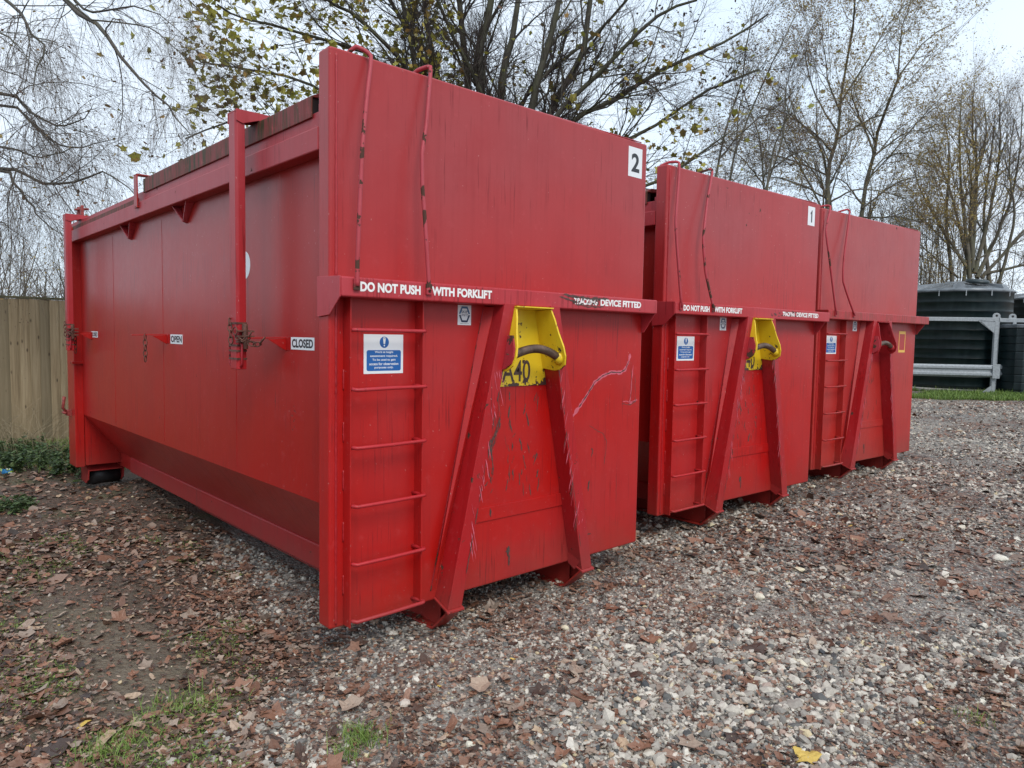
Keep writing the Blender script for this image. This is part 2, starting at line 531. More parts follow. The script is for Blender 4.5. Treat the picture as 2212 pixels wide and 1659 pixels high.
def make_ground():
    gx = np.concatenate([-np.geomspace(400, 7, 22), np.arange(-6.5, 14, 0.11), np.arange(14, 34, 0.6), np.geomspace(35, 600, 20)])
    gy = np.concatenate([-np.geomspace(400, 7, 22), np.arange(-6.5, 12, 0.11), np.arange(12.2, 30, 0.6), np.geomspace(31, 600, 20)])
    X, Y = np.meshgrid(gx, gy, indexing='ij')
    Z = ground_h(X, Y) + (np.abs(X) < 40) * (vnoise(X, Y, 3.0, 1) - 0.5) * 0.02
    V = np.stack([X, Y, Z], -1).reshape(-1, 3)
    nx, ny = X.shape
    i = np.arange(nx - 1)[:, None] * ny + np.arange(ny - 1)[None, :]
    Q = np.stack([i, i + ny, i + ny + 1, i + 1], -1).reshape(-1, 4)
    g = gravel_mask(V[:, 0], V[:, 1])
    trk = track(V[:, 0], V[:, 1])
    t = NT('gravel_and_earth')
    o = t.obj()
    # crushed stone: two sizes of cells, each with its own grey
    def stones(scale):
        cell = t.new('ShaderNodeTexVoronoi'); cell.inputs['Scale'].default_value = scale
        wob = t.mix(0.06, o, t.new('ShaderNodeTexNoise').outputs['Color'])
        t.link(o, cell.inputs['Vector'])
        sp = t.new('ShaderNodeSeparateColor'); t.link(cell.outputs['Color'], sp.inputs[0])
        return sp.outputs[0], cell.outputs['Distance']
    c1, d1 = stones(42); c2, d2 = stones(95); c3, d3 = stones(17)
    stops = [(0.0, (0.10, 0.098, 0.095)), (0.25, (0.20, 0.19, 0.175)), (0.5, (0.33, 0.31, 0.285)), (0.72, (0.46, 0.43, 0.39)), (0.86, (0.25, 0.12, 0.08)), (1.0, (0.58, 0.53, 0.42))]
    ca = t.ramp(c1, stops, 'CONSTANT'); cb = t.ramp(c2, stops)
    gcol = t.mix(t.ramp(t.noise(o, 1.1, 3), [(0.4, 0.0), (0.6, 1.0)]), ca, cb)
    gcol = t.mix(t.ramp(d1, [(0.25, 0.0), (0.75, 0.7)]), gcol, (0.10, 0.085, 0.068))  # gaps between the stones darkened: their shade is put into the colour
    sandy = t.noise(o, 0.55, 4, 0.6)
    gcol = t.mix(t.ramp(sandy, [(0.45, 0.0), (0.68, 0.5)]), gcol, (0.36, 0.325, 0.275))
    # drifts of brown leaves
    lm = t.math('ADD', t.noise(o, 1.3, 6, 0.7), t.math('MULTIPLY', t.math('SUBTRACT', c1, 0.5), 0.20))
    gcol = t.mix(t.ramp(lm, [(0.52, 0.0), (0.60, 0.75)]), gcol, t.ramp(c2, [(0.0, (0.07, 0.03, 0.022)), (0.6, (0.17, 0.075, 0.05)), (1.0, (0.27, 0.15, 0.09))]))
    # earth with trodden leaf litter
    e1 = t.noise(o, 3, 6, 0.65)
    ecol = t.ramp(e1, [(0.25, (0.045, 0.033, 0.023)), (0.55, (0.095, 0.070, 0.048)), (0.8, (0.16, 0.125, 0.09))])
    ecol = t.mix(t.ramp(c1, [(0.55, 0.0), (0.9, 0.8)]), ecol, t.ramp(c2, [(0.0, (0.06, 0.028, 0.02)), (1.0, (0.21, 0.105, 0.065))]))
    ecol = t.mix(t.ramp(t.noise(o, 1.6, 3), [(0.55, 0.0), (0.7, 0.45)]), ecol, (0.075, 0.10, 0.03))
    tk = t.new('ShaderNodeAttribute'); tk.attribute_name = 'trodden'
    ecol = t.mix(t.math('MULTIPLY', tk.outputs['Fac'], t.ramp(t.noise(o, 5, 5, 0.7), [(0.25, 0.55), (0.6, 1.0)])), ecol, t.ramp(t.noise(o, 18, 5, 0.7), [(0.3, (0.10, 0.078, 0.052)), (0.7, (0.21, 0.17, 0.12))]))
    at_ = t.new('ShaderNodeAttribute'); at_.attribute_name = 'tone'
    msk = t.ramp(t.math('ADD', at_.outputs['Fac'], t.math('MULTIPLY', t.math('SUBTRACT', t.noise(o, 6, 4), 0.5), 0.7)), [(0.4, 0.0), (0.6, 1.0)])
    # far beyond the yard the ground is rough grass and leaf mould
    sep = t.new('ShaderNodeSeparateXYZ'); t.link(o, sep.inputs[0])
    t.base(t.mix(msk, ecol, gcol))
    t.rough(0.78)
    hh = t.math('ADD', t.math('MULTIPLY', d1, -1.0), t.math('ADD', t.math('MULTIPLY', d2, -0.5), t.math('MULTIPLY', t.noise(o, 8, 5, 0.7), 1.2)))
    t.bump(hh, 0.9, 0.012)
    ob = np_mesh('ground', V, quads=Q, mats=(t.m,), tone=g, smooth=True)
    ta = ob.data.attributes.new('trodden', 'FLOAT', 'POINT'); ta.data.foreach_set('value', trk.astype(np.float32))
    tag(ob, kind='structure')
    return ob
make_ground()

def zground(x, y): return float(ground_h(x, y))

# ------------------------------------------------------------------ the containers
W, L, H, Z0 = 2.45, 5.69, 3.01, 0.187
VW = 0.08                       # side wall set in behind the posts

def skip_logo(u0, u1, z0, z1, v, root):
    p = plate(u0, u1, z0, z1, front(v - 0.001), front(v), MAT['white'], root, 'maker_sticker')
    w = u1 - u0; h = z1 - z0
    def q(a, b): return (u0 + a * w, z0 + b * h)
    fr = front(v - 0.0016)
    flat_poly([q(.08, .56), q(.28, .93), q(.72, .93), q(.92, .56), q(.80, .56), q(.66, .83), q(.34, .83), q(.20, .56)], fr, MAT['midblue'], p, 'upper_chevron')
    flat_poly([q(.08, .50), q(.20, .50), q(.34, .24), q(.66, .24), q(.80, .50), q(.92, .50), q(.72, .14), q(.28, .14)], fr, MAT['navy'], p, 'lower_chevron')
    a, b = q(.25, .60); c, d = q(.75, .73)
    lettering('SKIP', a, c, b, d, fr, MAT['navy'], p, 0.01)
    a, b = q(.22, .44); c, d = q(.78, .57)
    lettering('UNITS', a, c, b, d, fr, MAT['navy'], p, 0.0)
    a, b = q(.18, .05); c, d = q(.84, .095)
    lettering('skipunits.com', a, c, b, d, fr, MAT['navy'], p, 0.01)

def height_sign(u0, u1, z0, z1, v, root):
    p = plate(u0, u1, z0, z1, front(v - 0.001), front(v), MAT['white'], root, 'safety_sign')
    w = u1 - u0; h = z1 - z0
    def q(a, b): return (u0 + a * w, z0 + b * h)
    fr = front(v - 0.0016); fr2 = front(v - 0.0022)
    c = q(.51, .80)
    flat_poly(circle(c[0], c[1], .118 * w, .145 * h), fr, MAT['blue'], p, 'round_symbol')
    mb = MB()
    a = [q(.475, .91), q(.545, .91), q(.53, .755), q(.49, .755)]
    mb.add([fr2(*t) for t in a], [(0, 1, 2, 3)])
    cc = circle(*q(.51, .715), .018 * w, .022 * h, 12)
    mb.add([fr2(*t) for t in cc], [tuple(range(12))])
    cc = circle(*q(.51, .91), .034 * w, .02 * h, 12)
    mb.add([fr2(*t) for t in cc], [tuple(range(12))])
    mb.build('exclamation_mark', MAT['white'], p)
    flat_poly(rrect(*[q(.07, 0)[0], q(.94, 0)[0], q(0, .07)[1], q(0, .60)[1]], 0.045 * w), fr, MAT['blue'], p, 'blue_panel')
    rows = ('Work at height', 'assessment required.', 'To be used to gain', 'access for observation', 'purposes only.')
    half = (.235, .35, .295, .37, .24)
    for i, (r, hw) in enumerate(zip(rows, half)):
        zc = .545 - i * .098
        a, b = q(.505 - hw, zc - .035); c, d = q(.505 + hw, zc + .033)
        lettering(r, a, c, b, d, fr2, MAT['white'], p, 0.022)

def word_sign(word, a0, a1, z0, z1, root, u=VW):
    p = plate(a0, a1, z0, z1, side(u - 0.001), side(u), MAT['white'], root, 'position_sign')
    w = a1 - a0; h = z1 - z0
    lettering(word, a0 + .05 * w, a1 - .05 * w, z0 + .16 * h, z1 - .14 * h, side(u - 0.0016), MAT['black'], p, 0.035)

def number_sign(ch, u0, u1, z0, z1, root):
    p = plate(u0, u1, z0, z1, front(-0.001), front(0.0), MAT['white'], root, 'number_plate')
    w = u1 - u0; h = z1 - z0
    if ch == '1':
        flat_poly([(u0 + .46 * w, z0 + .17 * h), (u0 + .62 * w, z0 + .17 * h), (u0 + .62 * w, z1 - .19 * h), (u0 + .52 * w, z1 - .19 * h), (u0 + .47 * w, z1 - .27 * h), (u0 + .36 * w, z1 - .33 * h), (u0 + .36 * w, z1 - .42 * h), (u0 + .46 * w, z1 - .37 * h)], front(-0.0016), MAT['black'], p, 'numeral')
    else:
        lettering(ch, u0 + .22 * w, u1 - .2 * w, z0 + .17 * h, z1 - .2 * h, front(-0.0016), MAT['black'], p, 0.03)

def lever(x, y, z, root, mat):
    mb = MB()
    mb.box(x - .03, x + .02, y - .04, y + .04, z - .03, z + .03)
    mb.tube([(x - .03, y, z), (x - .06, y + .01, z + .05), (x - .05, y - .02, z + .17)], [.012, .014, .016], 8)
    mb.tube([(x - .05, y + .06, z), (x - .05, y - .06, z)], .014, 8)
    mb.build('door_lever', mat, root)

def container(idx, loc, rz, label, number, bars, yellow):
    R_ = RED[idx]
    root = empty('waste_container', loc, rz)
    tag(root, label, 'container', 'red waste containers parked side by side')
    # --- front bulkhead, hollow box 0.11 deep
    mb = MB(); mb.box(0.0, W, 0.0, 0.11, Z0, H)
    mb.build('front_bulkhead', R_['wall'], root, 0.012, 3)
    weld([(0.036, -0.001, Z0 + .02), (0.036, -0.001, 1.82)], 0.0062, R_['trim'], root)
    weld([(0.036, -0.001, 1.93), (0.036, -0.001, H - .03)], 0.0062, R_['trim'], root)
    for z in (.35, .62, .88, 1.12, 1.38):
        weld([(0.077, -0.003, z), (0.077, -0.003, z + .10)], 0.006, R_['trim'], root)
    weld([(0.07, 0.05, H), (2.38, 0.0, H + .001)], 0.004, R_['trim'], root)
    # --- cross beam
    BE = W + (0.0, 0.05, 0.08)[idx]
    mb = MB(); mb.box(-0.004, BE, -0.125, -0.0, 1.83, 1.925)
    beam = mb.build('cross_beam', R_['beam'], root, 0.008, 3)
    mb = MB()
    mb.prism([(0.105, 1.932), (-0.12, 1.927), (-0.12, 1.83), (-0.02, 1.745), (0.105, 1.735)], 'x', -0.010, -0.004)
    mb.build('beam_gusset', R_['beam'], root, 0.002)
    mb = MB()
    mb.prism([(0.0, 1.83), (-0.115, 1.83), (-0.02, 1.70), (0.0, 1.70)], 'x', W - .012, W - .004)
    mb.build('beam_gusset', R_['beam'], root, 0.002)
    # --- ladder
    lad = MB()
    lad.box(0.076, 0.083, -0.068, 0.0, Z0 + .01, 1.83)
    ladder = lad.build('ladder', R_['wall'], root, 0.0015)
    mb = MB(); mb.box(0.502, 0.509, -0.068, 0.0, Z0 + .035, 1.83)
    mb.build('stile', R_['wall'], ladder, 0.0015)
    for i, z in enumerate((1.675, 1.385, 1.10, 0.81, 0.52, 0.232)):
        mb = MB()
        y0 = -0.03 if i == 5 else 0.0
        jz = random.uniform(-.004, .004)
        c = [(0.088, -0.052, z + jz), (0.091, -0.080, z), (0.104, -0.092, z - .002), (0.30, -0.093, z + jz * .5), (0.495, -0.092, z + .002), (0.508, -0.088, z + .002), (0.514, -0.076, z + .002), (0.505, -0.04, z + .002), (0.492, 0.004, z + .003)]
        if i == 0: c = [(0.088, -0.055, z), (0.092, -0.078, z), (0.12, -0.08, z), (0.50, -0.08, z), (0.513, -0.074, z)]
        mb.tube(c, 0.0098, 10)
        mb.build('rung', R_['beam'], ladder)
    # --- hook frame: two box legs leaning together, cheeks, bar
    C = 1.24
    def leg(sgn):
        bo, to, w = 0.59, 0.222, 0.095
        d0, d1 = -0.118, -0.132
        o0 = C + sgn * bo; i0 = C + sgn * (bo - w); o1 = C + sgn * to; i1 = C + sgn * (to - w * .82)
        zb, zt = 0.205, 1.842
        mb = MB()
        mb.hexa([(o0, 0, zb + .0), (i0, 0, zb), (i0, d0, zb - .045), (o0, d0, zb - .045)],
                [(o1, 0, zt), (i1, 0, zt), (i1, d1, zt), (o1, d1, zt)])
        l = mb.build('hook_frame_leg', R_['trim'], root, 0.003)
        # outer edge fold plate against the wall
        mb = MB()
        mb.hexa([(o0 + sgn * .03, 0, zb + .04), (o0, 0, zb + .04), (o0, -.05, zb + .3), (o0 + sgn * .004, -.05, zb + .3)],
                [(o1 + sgn * .045, 0, zt - .02), (o1, 0, zt - .02), (o1, -.045, zt - .02), (o1 + sgn * .004, -.045, zt - .02)])
        mb.build('fold_plate', R_['wall'], l)
        weld([(o0 + sgn * .033, -0.001, zb + .04), (o1 + sgn * .048, -0.001, zt - .03)], 0.004, R_['bar'], l)
        # toe plate at the foot
        mb = MB()
        mb.hexa([(o0 + sgn * .012, 0.0, zb - .01), (i0 - sgn * .01, 0.0, zb - .01), (i0 - sgn * .01, d0 - .012, zb - .062), (o0 + sgn * .012, d0 - .012, zb - .062)],
                [(o0 + sgn * .012, 0.0, zb + .0), (i0 - sgn * .01, 0.0, zb + .0), (i0 - sgn * .01, d0 - .012, zb - .050), (o0 + sgn * .012, d0 - .012, zb - .050)])
        mb.build('toe_plate', R_['trim'], l, 0.002)
        if sgn < 0: return l
        mb = MB()
        s0 = i0
        mb.prism([(0.0, zb + .21), (-0.095, zb + .17), (-0.112, zb + .02), (-0.06, zb - .055), (0.0, zb - .02)], 'x', s0 - .011, s0 - .004)
        mb.build('gusset', R_['trim'], l, 0.002)
        return l
    leg(-1); leg(1)
    ym = MAT['yellow'] if yellow else R_['trim']
    # pocket: back plate, top plate, shaped cheeks
    def inner(z, sgn):       # inner side of a leg at height z
        f = (z - 0.205) / (1.842 - 0.205)
        return C + sgn * ((0.59 - .095) * (1 - f) + (0.222 - .078) * f)
    mb = MB()
    z_lo, z_hi = 1.36, 1.815
    a = [inner(z_lo, -1) + .001, inner(z_lo, 1) - .001, inner(z_hi, 1) - .001, inner(z_hi, -1) + .001]
    zz = [z_lo, z_lo, z_hi, z_hi]
    mb.hexa([(x, 0.0, z) for x, z in zip(a, zz)], [(x, -0.007, z) for x, z in zip(a, zz)])
    bp = mb.build('hook_back_plate', ym, root)
    mb = MB(); mb.hexa([(a[3], -.007, 1.815), (a[2], -.007, 1.815), (a[2], -.155, 1.823), (a[3], -.155, 1.823)],
                       [(a[3], -.007, 1.822), (a[2], -.007, 1.822), (a[2], -.155, 1.830), (a[3], -.155, 1.830)])
    mb.build('hook_top_plate', ym, root, 0.001)
    prof = [(-0.007, 1.81), (-0.140, 1.818), (-0.160, 1.76), (-0.178, 1.68), (-0.204, 1.60), (-0.210, 1.545), (-0.196, 1.492), (-0.155, 1.462), (-0.105, 1.455), (-0.007, 1.465)]
    for sgn in (-1, 1):
        mb = MB()
        def cx(z, off): return inner(z, sgn) - sgn * off
        n = len(prof)
        vs = [(cx(z, .002), v, z) for v, z in prof] + [(cx(z, .014), v, z) for v, z in prof]
        fs = [tuple(range(n)), tuple(range(n, 2 * n))[::-1]] + [(i, (i + 1) % n, n + (i + 1) % n, n + i) for i in range(n)]
        mb.add(vs, fs)
        mb.build('hook_cheek', ym, root, 0.0015)
        # outer doubler, red, seen from the left with the bar end welded through
        mb = MB()
        pr2 = [(-0.134, 1.66), (-0.165, 1.66), (-0.196, 1.59), (-0.200, 1.54), (-0.188, 1.50), (-0.150, 1.474), (-0.134, 1.47)]
        vs = [(cx(z, -.012), v, z) for v, z in pr2] + [(cx(z, .0015), v, z) for v, z in pr2]
        n = len(pr2)
        fs = [tuple(range(n)), tuple(range(n, 2 * n))[::-1]] + [(i, (i + 1) % n, n + (i + 1) % n, n + i) for i in range(n)]
        mb.add(vs, fs); mb.build('bar_boss', R_['bar'], root, 0.002)
    b0 = inner(1.54, -1); b1 = inner(1.54, 1)
    P = []; Rr = []
    for i in range(19):
        f = i / 18
        P.append((b0 - .002 + (b1 - b0 + .012) * f, -0.152 - .012 * math.sin(math.pi * f), 1.535 + 0.058 * math.sin(math.pi * min(1, max(0, f))) ** 1.0 - .012 * f))
        Rr.append(0.0255)
    mb = MB(); mb.tube(P, Rr, 16)
    mb.build('hook_bar', MAT['bar_wear'], root)
    mb = MB(); mb.tube([P[16], P[17], P[18]], [.029, .036, .041], 16)
    mb.build('bar_weld', ym, root)
    if yellow:
        # stencilled A40
        o = lettering('A40', C - .125, C + .105, 1.385, 1.515, front(-0.0078), MAT['scrape'], bp, 0.012, name='stencil_lettering')
    # strap across the foot of the frame
    mb = MB()
    zs0, zs1 = 0.575, 0.655
    a = [inner(zs0, -1), inner(zs0, 1), inner(zs1, 1), inner(zs1, -1)]; zz = [zs0, zs0, zs1, zs1]
    mb.hexa([(x, 0.0, z) for x, z in zip(a, zz)], [(x, -0.008, z) for x, z in zip(a, zz)])
    mb.build('cross_strap', R_['wall'], root, 0.0015)
    # --- skids
    for u in (0.66, 1.725):
        mb = MB()
        o_ = u + (0.10 if u < 1 else 0.095)
        mb.box(u + .05, u + .058, 0.03, 5.2, 0.012, Z0)                     # web
        mb.box(u, o_, 0.06, 5.2, 0.0, 0.012)                               # bottom flange
        # solid nose: side plate and sloping front plate
        mb.prism([(0.045, 0.0), (0.16, 0.0), (0.36, 0.10), (0.30, Z0 - .002), (-0.07, Z0 - .002), (-0.105, 0.14)], 'x', o_ - .012, o_ - .002)
        mb.hexa([(u, 0.045, 0.0), (o_, 0.045, 0.0), (o_, 0.06, 0.0), (u, 0.06, 0.0)],
                [(u, -0.118, 0.150), (o_, -0.118, 0.150), (o_, -0.104, 0.156), (u, -0.104, 0.156)])
        sk = mb.build('skid', R_['side'], root, 0.003)
    # --- body
    def body_profile(m):     # left side profile, mirrored for the right
        p = [(VW, 2.56), (VW, 0.77), (0.40, 0.345), (0.40, 0.34)]
        return p
    for sgn in (0, 1):
        def X(u): return u if sgn == 0 else W - u
        mb = MB()
        prof = [(VW, 2.60), (VW, 0.77), (0.41, 0.345)]
        ring = prof + [(x + .02, z - (0.01 if z < .7 else 0)) for x, z in prof[::-1]]
        vs = [(X(u), v, z) for v in (0.105, L - .1) for u, z in ring]
        n = len(ring)
        fs = [tuple(range(n)), tuple(range(n, 2 * n))] + [(i, (i + 1) % n, n + (i + 1) % n, n + i) for i in range(n)]
        mb.add(vs, fs)
        wall = mb.build('side_wall', R_['side'], root)
        if sgn == 0:
            for v in (1.34, 2.76, 4.15):
                weld([(VW - .0005, v, 0.80), (VW - .0005, v, 2.5)], 0.0013, R_['side'], wall, step=.03)
            # scraped, streaky runs down the sloping panel
            mbs = MB(); mbl = MB()
            for k in range(520):
                v = random.uniform(0.15, 5.0)
                s0 = random.random() ** 1.6 * 0.45; ln = random.uniform(.06, .40)
                s1 = min(1, s0 + ln)
                w_ = random.uniform(.0006, .0018)
                p = lambda s, vv: (VW + (0.41 - VW) * s - .0016, vv, 0.77 + (0.345 - 0.77) * s)
                dv = random.uniform(-.02, .06)
                (mbs if k % 3 else mbl).add([p(s0, v), p(s0, v + w_), p(s1, v + w_ + dv), p(s1, v + dv)], [(0, 1, 2, 3)])
            mbs.build('dirt_streaks', MAT['rust_red'], wall)
            mbl.build('light_scratches', MAT['pink'], wall)
        # bottom rail
        mb = MB(); mb.box(X(0.40), X(0.47), 0.11, 4.95, Z0 + .003, 0.345)
        mb.build('bottom_rail', R_['trim'], root, 0.01, 3)
        # top rail, with a narrower lip standing on it
        mb = MB(); mb.box(X(0.0), X(0.09), 0.112, L - .02, 2.545, 2.66)
        mb.build('top_rail', R_['trim'], root, 0.006)
        mb = MB(); mb.box(X(0.03), X(0.09), 0.112, L - .1, 2.661, 2.745)
        mb.box(X(0.012), X(0.034), 0.112, 0.13, 2.66, 2.77)
        mb.build('rail_lip', R_['trim'], root, 0.003)
        if sgn == 0:
            for v in (2.20, 3.55):
                for q in (-1, 1):
                    mb = MB()
                    mb.hexa([(VW - .055, v + q * .145, 2.544), (VW - .001, v + q * .145, 2.544), (VW - .001, v + q * .135, 2.544), (VW - .055, v + q * .135, 2.544)],
                            [(VW - .03, v + q * .006, 2.425), (VW - .001, v + q * .006, 2.415), (VW - .001, v + q * .001, 2.425), (VW - .03, v + q * .001, 2.435)])
                    mb.build('rail_bracket', R_['trim'], root)
    # floor and roof
    mb = MB(); mb.box(0.42, W - .42, 0.11, L - .1, Z0 + .01, 0.36); mb.build('floor', R_['side'], root)
    mb = MB(); mb.box(0.09, W - .09, 0.11, L - .1, 2.60, 2.63); mb.build('roof', R_['lid'], root)
    # --- rear frame with posts and filler plate
    mb = MB()
    mb.box(0.0, 0.085, L - .30, L, Z0 + .03, 2.70)
    mb.build('rear_post', R_['side'], root, 0.006)
    mb = MB(); mb.box(W - .085, W, L - .30, L, Z0 + .03, 2.70); mb.build('rear_post', R_['side'], root, 0.006)
    mb = MB(); mb.box(0.086, W - .086, 5.376, 5.386, 0.235, 2.5); mb.build('rear_plate', R_['side'], root)
    mb = MB(); mb.box(0.086, W - .086, L - .09, L - .02, Z0 + .05, 2.68); mb.build('rear_door', R_['side'], root, 0.004)
    mb = MB(); mb.box(-.0, .084, L - .33, L - .301, 1.30, 1.325); mb.box(-.02, .0, L - .33, L - .2, 1.30, 1.325)
    mb.build('post_step', R_['side'], root, 0.002)
    lever(-0.012, L - .12, 0.78, root, MAT['rust_red'])
    # --- lid sections
    def lid(v0, v1, z, name):
        mb = MB()
        mb.prism([(0.018, z - .10), (0.018, z + .005), (0.08, z + .035), (W / 2, z + .09), (W - .08, z + .035), (W - .018, z + .005), (W - .018, z - .10),
                  (W - .026, z - .10), (W - .026, z - .0), (W / 2, z + .07), (0.026, z - .0), (0.026, z - .10)], 'y', v0, v1)
        o = mb.build(name, R_['lid'], root, 0.003)
        mb = MB(); mb.box(0.03, 0.075, v0 + .01, v1 - .01, z - .088, z - .0); mb.build('lid_seal', MAT['dark'], o)
        return o
    ld = lid(0.215, 2.99, 2.825, 'lid')
    lid(3.16, L - .2, 2.70, 'lid')
    mb = MB(); mb.box(-.018, -.008, 3.03, 3.11, 2.625, 2.865); mb.box(-.018, .1, 3.03, 3.11, 2.615, 2.624); mb.box(-.018, .13, 3.03, 3.11, 2.866, 2.874)
    mb.build('lid_stop', R_['side'], root, 0.002)
    mb = MB(); mb.box(.30, 2.1, .118, .19, 2.86, 2.90); mb.build('lid_cross_member', R_['side'], root, 0.004)
    # --- locking arms
    def arm(v, z_top, zb=1.445):
        a = MB()
        a.prism([(-0.098, v - .055), (-0.108, v - .040), (-0.108, v + .040), (-.098, v + .055), (-.055, v + .055), (-.055, v - .055)], 'z', zb, z_top)
        arm_ = a.build('locking_arm', R_['trim'], root, 0.004)
        mb = MB(); mb.prism([(-.107, z_top + .012), (-.107, z_top - .05), (-0.07, z_top - .062), (.02, z_top - .03), (.12, z_top - .02), (.12, z_top + .012)], 'y', v - .0625, v - .056)
        mb.prism([(-.107, z_top + .012), (-.107, z_top - .05), (.02, z_top - .03), (.12, z_top - .02), (.12, z_top + .012)], 'y', v + .056, v + .0625)
        mb.box(-.106, .9, v - .055, v + .055, z_top + .001, z_top + .010)
        mb.build('arm_head', R_['trim'], arm_, 0.002)
        mb = MB()
        mb.box(.16, W - .16, v - .03, v + .05, z_top - .02, z_top + .03)
        mb.build('arm_shaft', R_['lid'], arm_, 0.004)
        # sliding lock sleeve and rust rings
        mb = MB()
        for z in (1.50, 1.545, 1.575, 1.70):
            mb = MB(); mb.box(-.111, -.053, v - .058, v + .058, z, z + .010); mb.build('rust_band', MAT['rust'], arm_)
        mb = MB()
        for z in (1.595, 1.625, 1.655): mb.box(-.115, -.02, v - .085, v - .056, z, z + .011)
        mb.tube([(-.07, v - .072, 1.56), (-.07, v - .072, 1.70)], .017, 8)
        mb.build('hinge_knuckles', MAT['rust'], arm_, 0.002)
        mb = MB()
        for s in (-1, 1):
            y = v + .01 + s * .075
            mb = MB(); mb.tube([(-.085, y - s * .035, 1.47), (-.09, y, 1.465), (-.09, y + s * .012, 1.478), (-.09, y + s * .012, 1.582), (-.09, y, 1.595), (-.085, y - s * .035, 1.59)], .0065, 8)
            mb.build('pull_handle', R_['bar'], arm_)
        chain((-.115, v + .035, 1.73), 4, lambda i: (-.05 + .05 * (i % 2), -.2, -1), .036, MAT['rust'], arm_)
        chain((-.112, v - .05, 1.63), 5, lambda i: (0.12, -1.0 + .1 * i, -.45 + .28 * i), .036, MAT['rust'], arm_)
        mb = MB()
        ring = [(-.118, v - .05 + .03 * math.cos(t * math.pi / 8), 1.66 + .022 * math.sin(t * math.pi / 8)) for t in range(16)]
        mb.tube(ring, .0032, 5, closed=True)
        mb.build('split_ring', MAT['rust'], arm_)
    arm(0.905, 2.865)
    arm(5.13, 2.775)
    # raised lugs over the rear arm
    mb = MB()
    for v in (L - .50, L - .36): mb.prism([(v - .03, 2.70), (v + .03, 2.70), (v + .04, 2.86), (v + .02, 2.90), (v - .02, 2.90)], 'x', .05, .075)
    mb.tube([(.03, L - .36, 2.87), (.12, L - .5, 2.87)], .012, 8)
    mb.build('hinge_lugs', MAT['rust_red'], root, 0.004)
    # wall brackets for the arm pins
    for v, w_ in ((0.62, .30), (2.66, .50), (4.98, .12)):
        mb = MB()
        mb.hexa([(VW, v, 1.625), (VW, v + .05, 1.625), (VW - .18, v + .30, 1.615), (VW - .18, v + .26, 1.615)],
                [(VW, v, 1.633), (VW, v + .05, 1.633), (VW - .18, v + .30, 1.623), (VW - .18, v + .26, 1.623)])
        mb.prism([(VW, 1.624), (VW - .105, 1.618), (VW - .02, 1.565), (VW, 1.555)], 'y', v + .012, v + .020)
        mb.box(VW - .004, VW, v - .03, v + .02, 1.56, 1.632)
        br = mb.build('pin_bracket', R_['side'], root, 0.001)
        ch_v = v + .17 if v > 2 else v + .05
        chain((VW - .11, ch_v, 1.625), 5 if v > 2 else 3, (lambda i: (0, .06 * (-1) ** i, -1)) if v > 2 else (lambda i: (-.3, .6, -.7 + .5 * i)), .042, MAT['rust'], br)
    # --- side writing
    word_sign('CLOSED', 0.575, 0.305, 1.565, 1.632, root)
    word_sign('OPEN', 2.59, 2.325, 1.56, 1.630, root)
    word_sign('CLOSED', 5.00, 4.745, 1.58, 1.640, root)
    mb = MB(); cc = circle(1.20, 2.06, .085, .085, 32)
    mb.prism(cc, 'x', VW - .0012, VW); mb.build('round_sticker', MAT['white'], root)
    # --- bent grab rails on the upper front
    for k, pts in enumerate(bars):
        # smooth the corners a little
        P = [Vector(p) for p in pts]
        Q = []
        for i in range(len(P) - 1):
            p0 = P[max(0, i - 1)]; p1 = P[i]; p2 = P[i + 1]; p3 = P[min(len(P) - 1, i + 2)]
            for j in range(5):
                f = j / 5
                cr = 0.5 * ((2 * p1) + (p2 - p0) * f + (2 * p0 - 5 * p1 + 4 * p2 - p3) * f * f + (3 * p1 - p0 - 3 * p2 + p3) * f ** 3)
                Q.append(cr.lerp(p1.lerp(p2, f), 0.55))
        Q.append(P[-1])
        mb = MB(); mb.tube(Q, 0.0105, 10)
        gr = mb.build('grab_rail', R_['bar'], root)
        e = P[-1]
        mb = MB(); mb.box(e.x - .017, e.x + .017, -.139, -.126, 1.862, 1.917); mb.build('rail_foot', R_['bar'], gr, 0.002)
    mb = MB()
    # --- front writing
    height_sign(0.19, 0.425, 1.455, 1.655, 0.0, root)
    skip_logo(0.785, 0.88, 1.715, 1.826, 0.0, root)
    if idx < 2:
        if idx == 0: skip_logo(1.505, 1.60, 1.705, 1.818, 0.0, root)
        fr = front(-0.1262)
        lettering('DO NOT PUSH', .095, .445, 1.858, 1.905, fr, MAT['white_txt'], beam, 0.045)
        lettering('WITH FORKLIFT', .515, .925, 1.860, 1.907, fr, MAT['white_txt'], beam, 0.045)
        lettering('TRACKING', 1.595, 1.815, 1.862, 1.903, fr, MAT['white_txt'], beam, 0.045)
        lettering('DEVICE FITTED', 1.845, 2.265, 1.862, 1.905, fr, MAT['white_txt'], beam, 0.045)
        mb = MB()
        f2 = -0.1268
        if idx == 0:
            ribbon(densify([(1.50, 1.915), (1.66, 1.905), (1.80, 1.902), (1.92, 1.908)], 8, .004), .010, f2, mb)
            ribbon(densify([(1.46, 1.90), (1.56, 1.885), (1.63, 1.872)], 7, .003), .006, f2, mb)
            ribbon(densify([(1.60, 1.864), (1.72, 1.852), (1.88, 1.856)], 8, .004), .005, f2, mb)
            for k in range(26): blotch(random.uniform(1.58, 1.86), random.uniform(1.86, 1.91), random.uniform(.004, .016), random.uniform(.003, .008), f2 - .0001 * k * .2, mb)
        else:
            for k in range(18): blotch(random.uniform(1.35, 1.95), random.uniform(1.86, 1.91), random.uniform(.004, .02), random.uniform(.003, .009), f2 - .0001 * k * .2, mb)
        mb.build('scraped_patch', MAT['scrape'], beam)
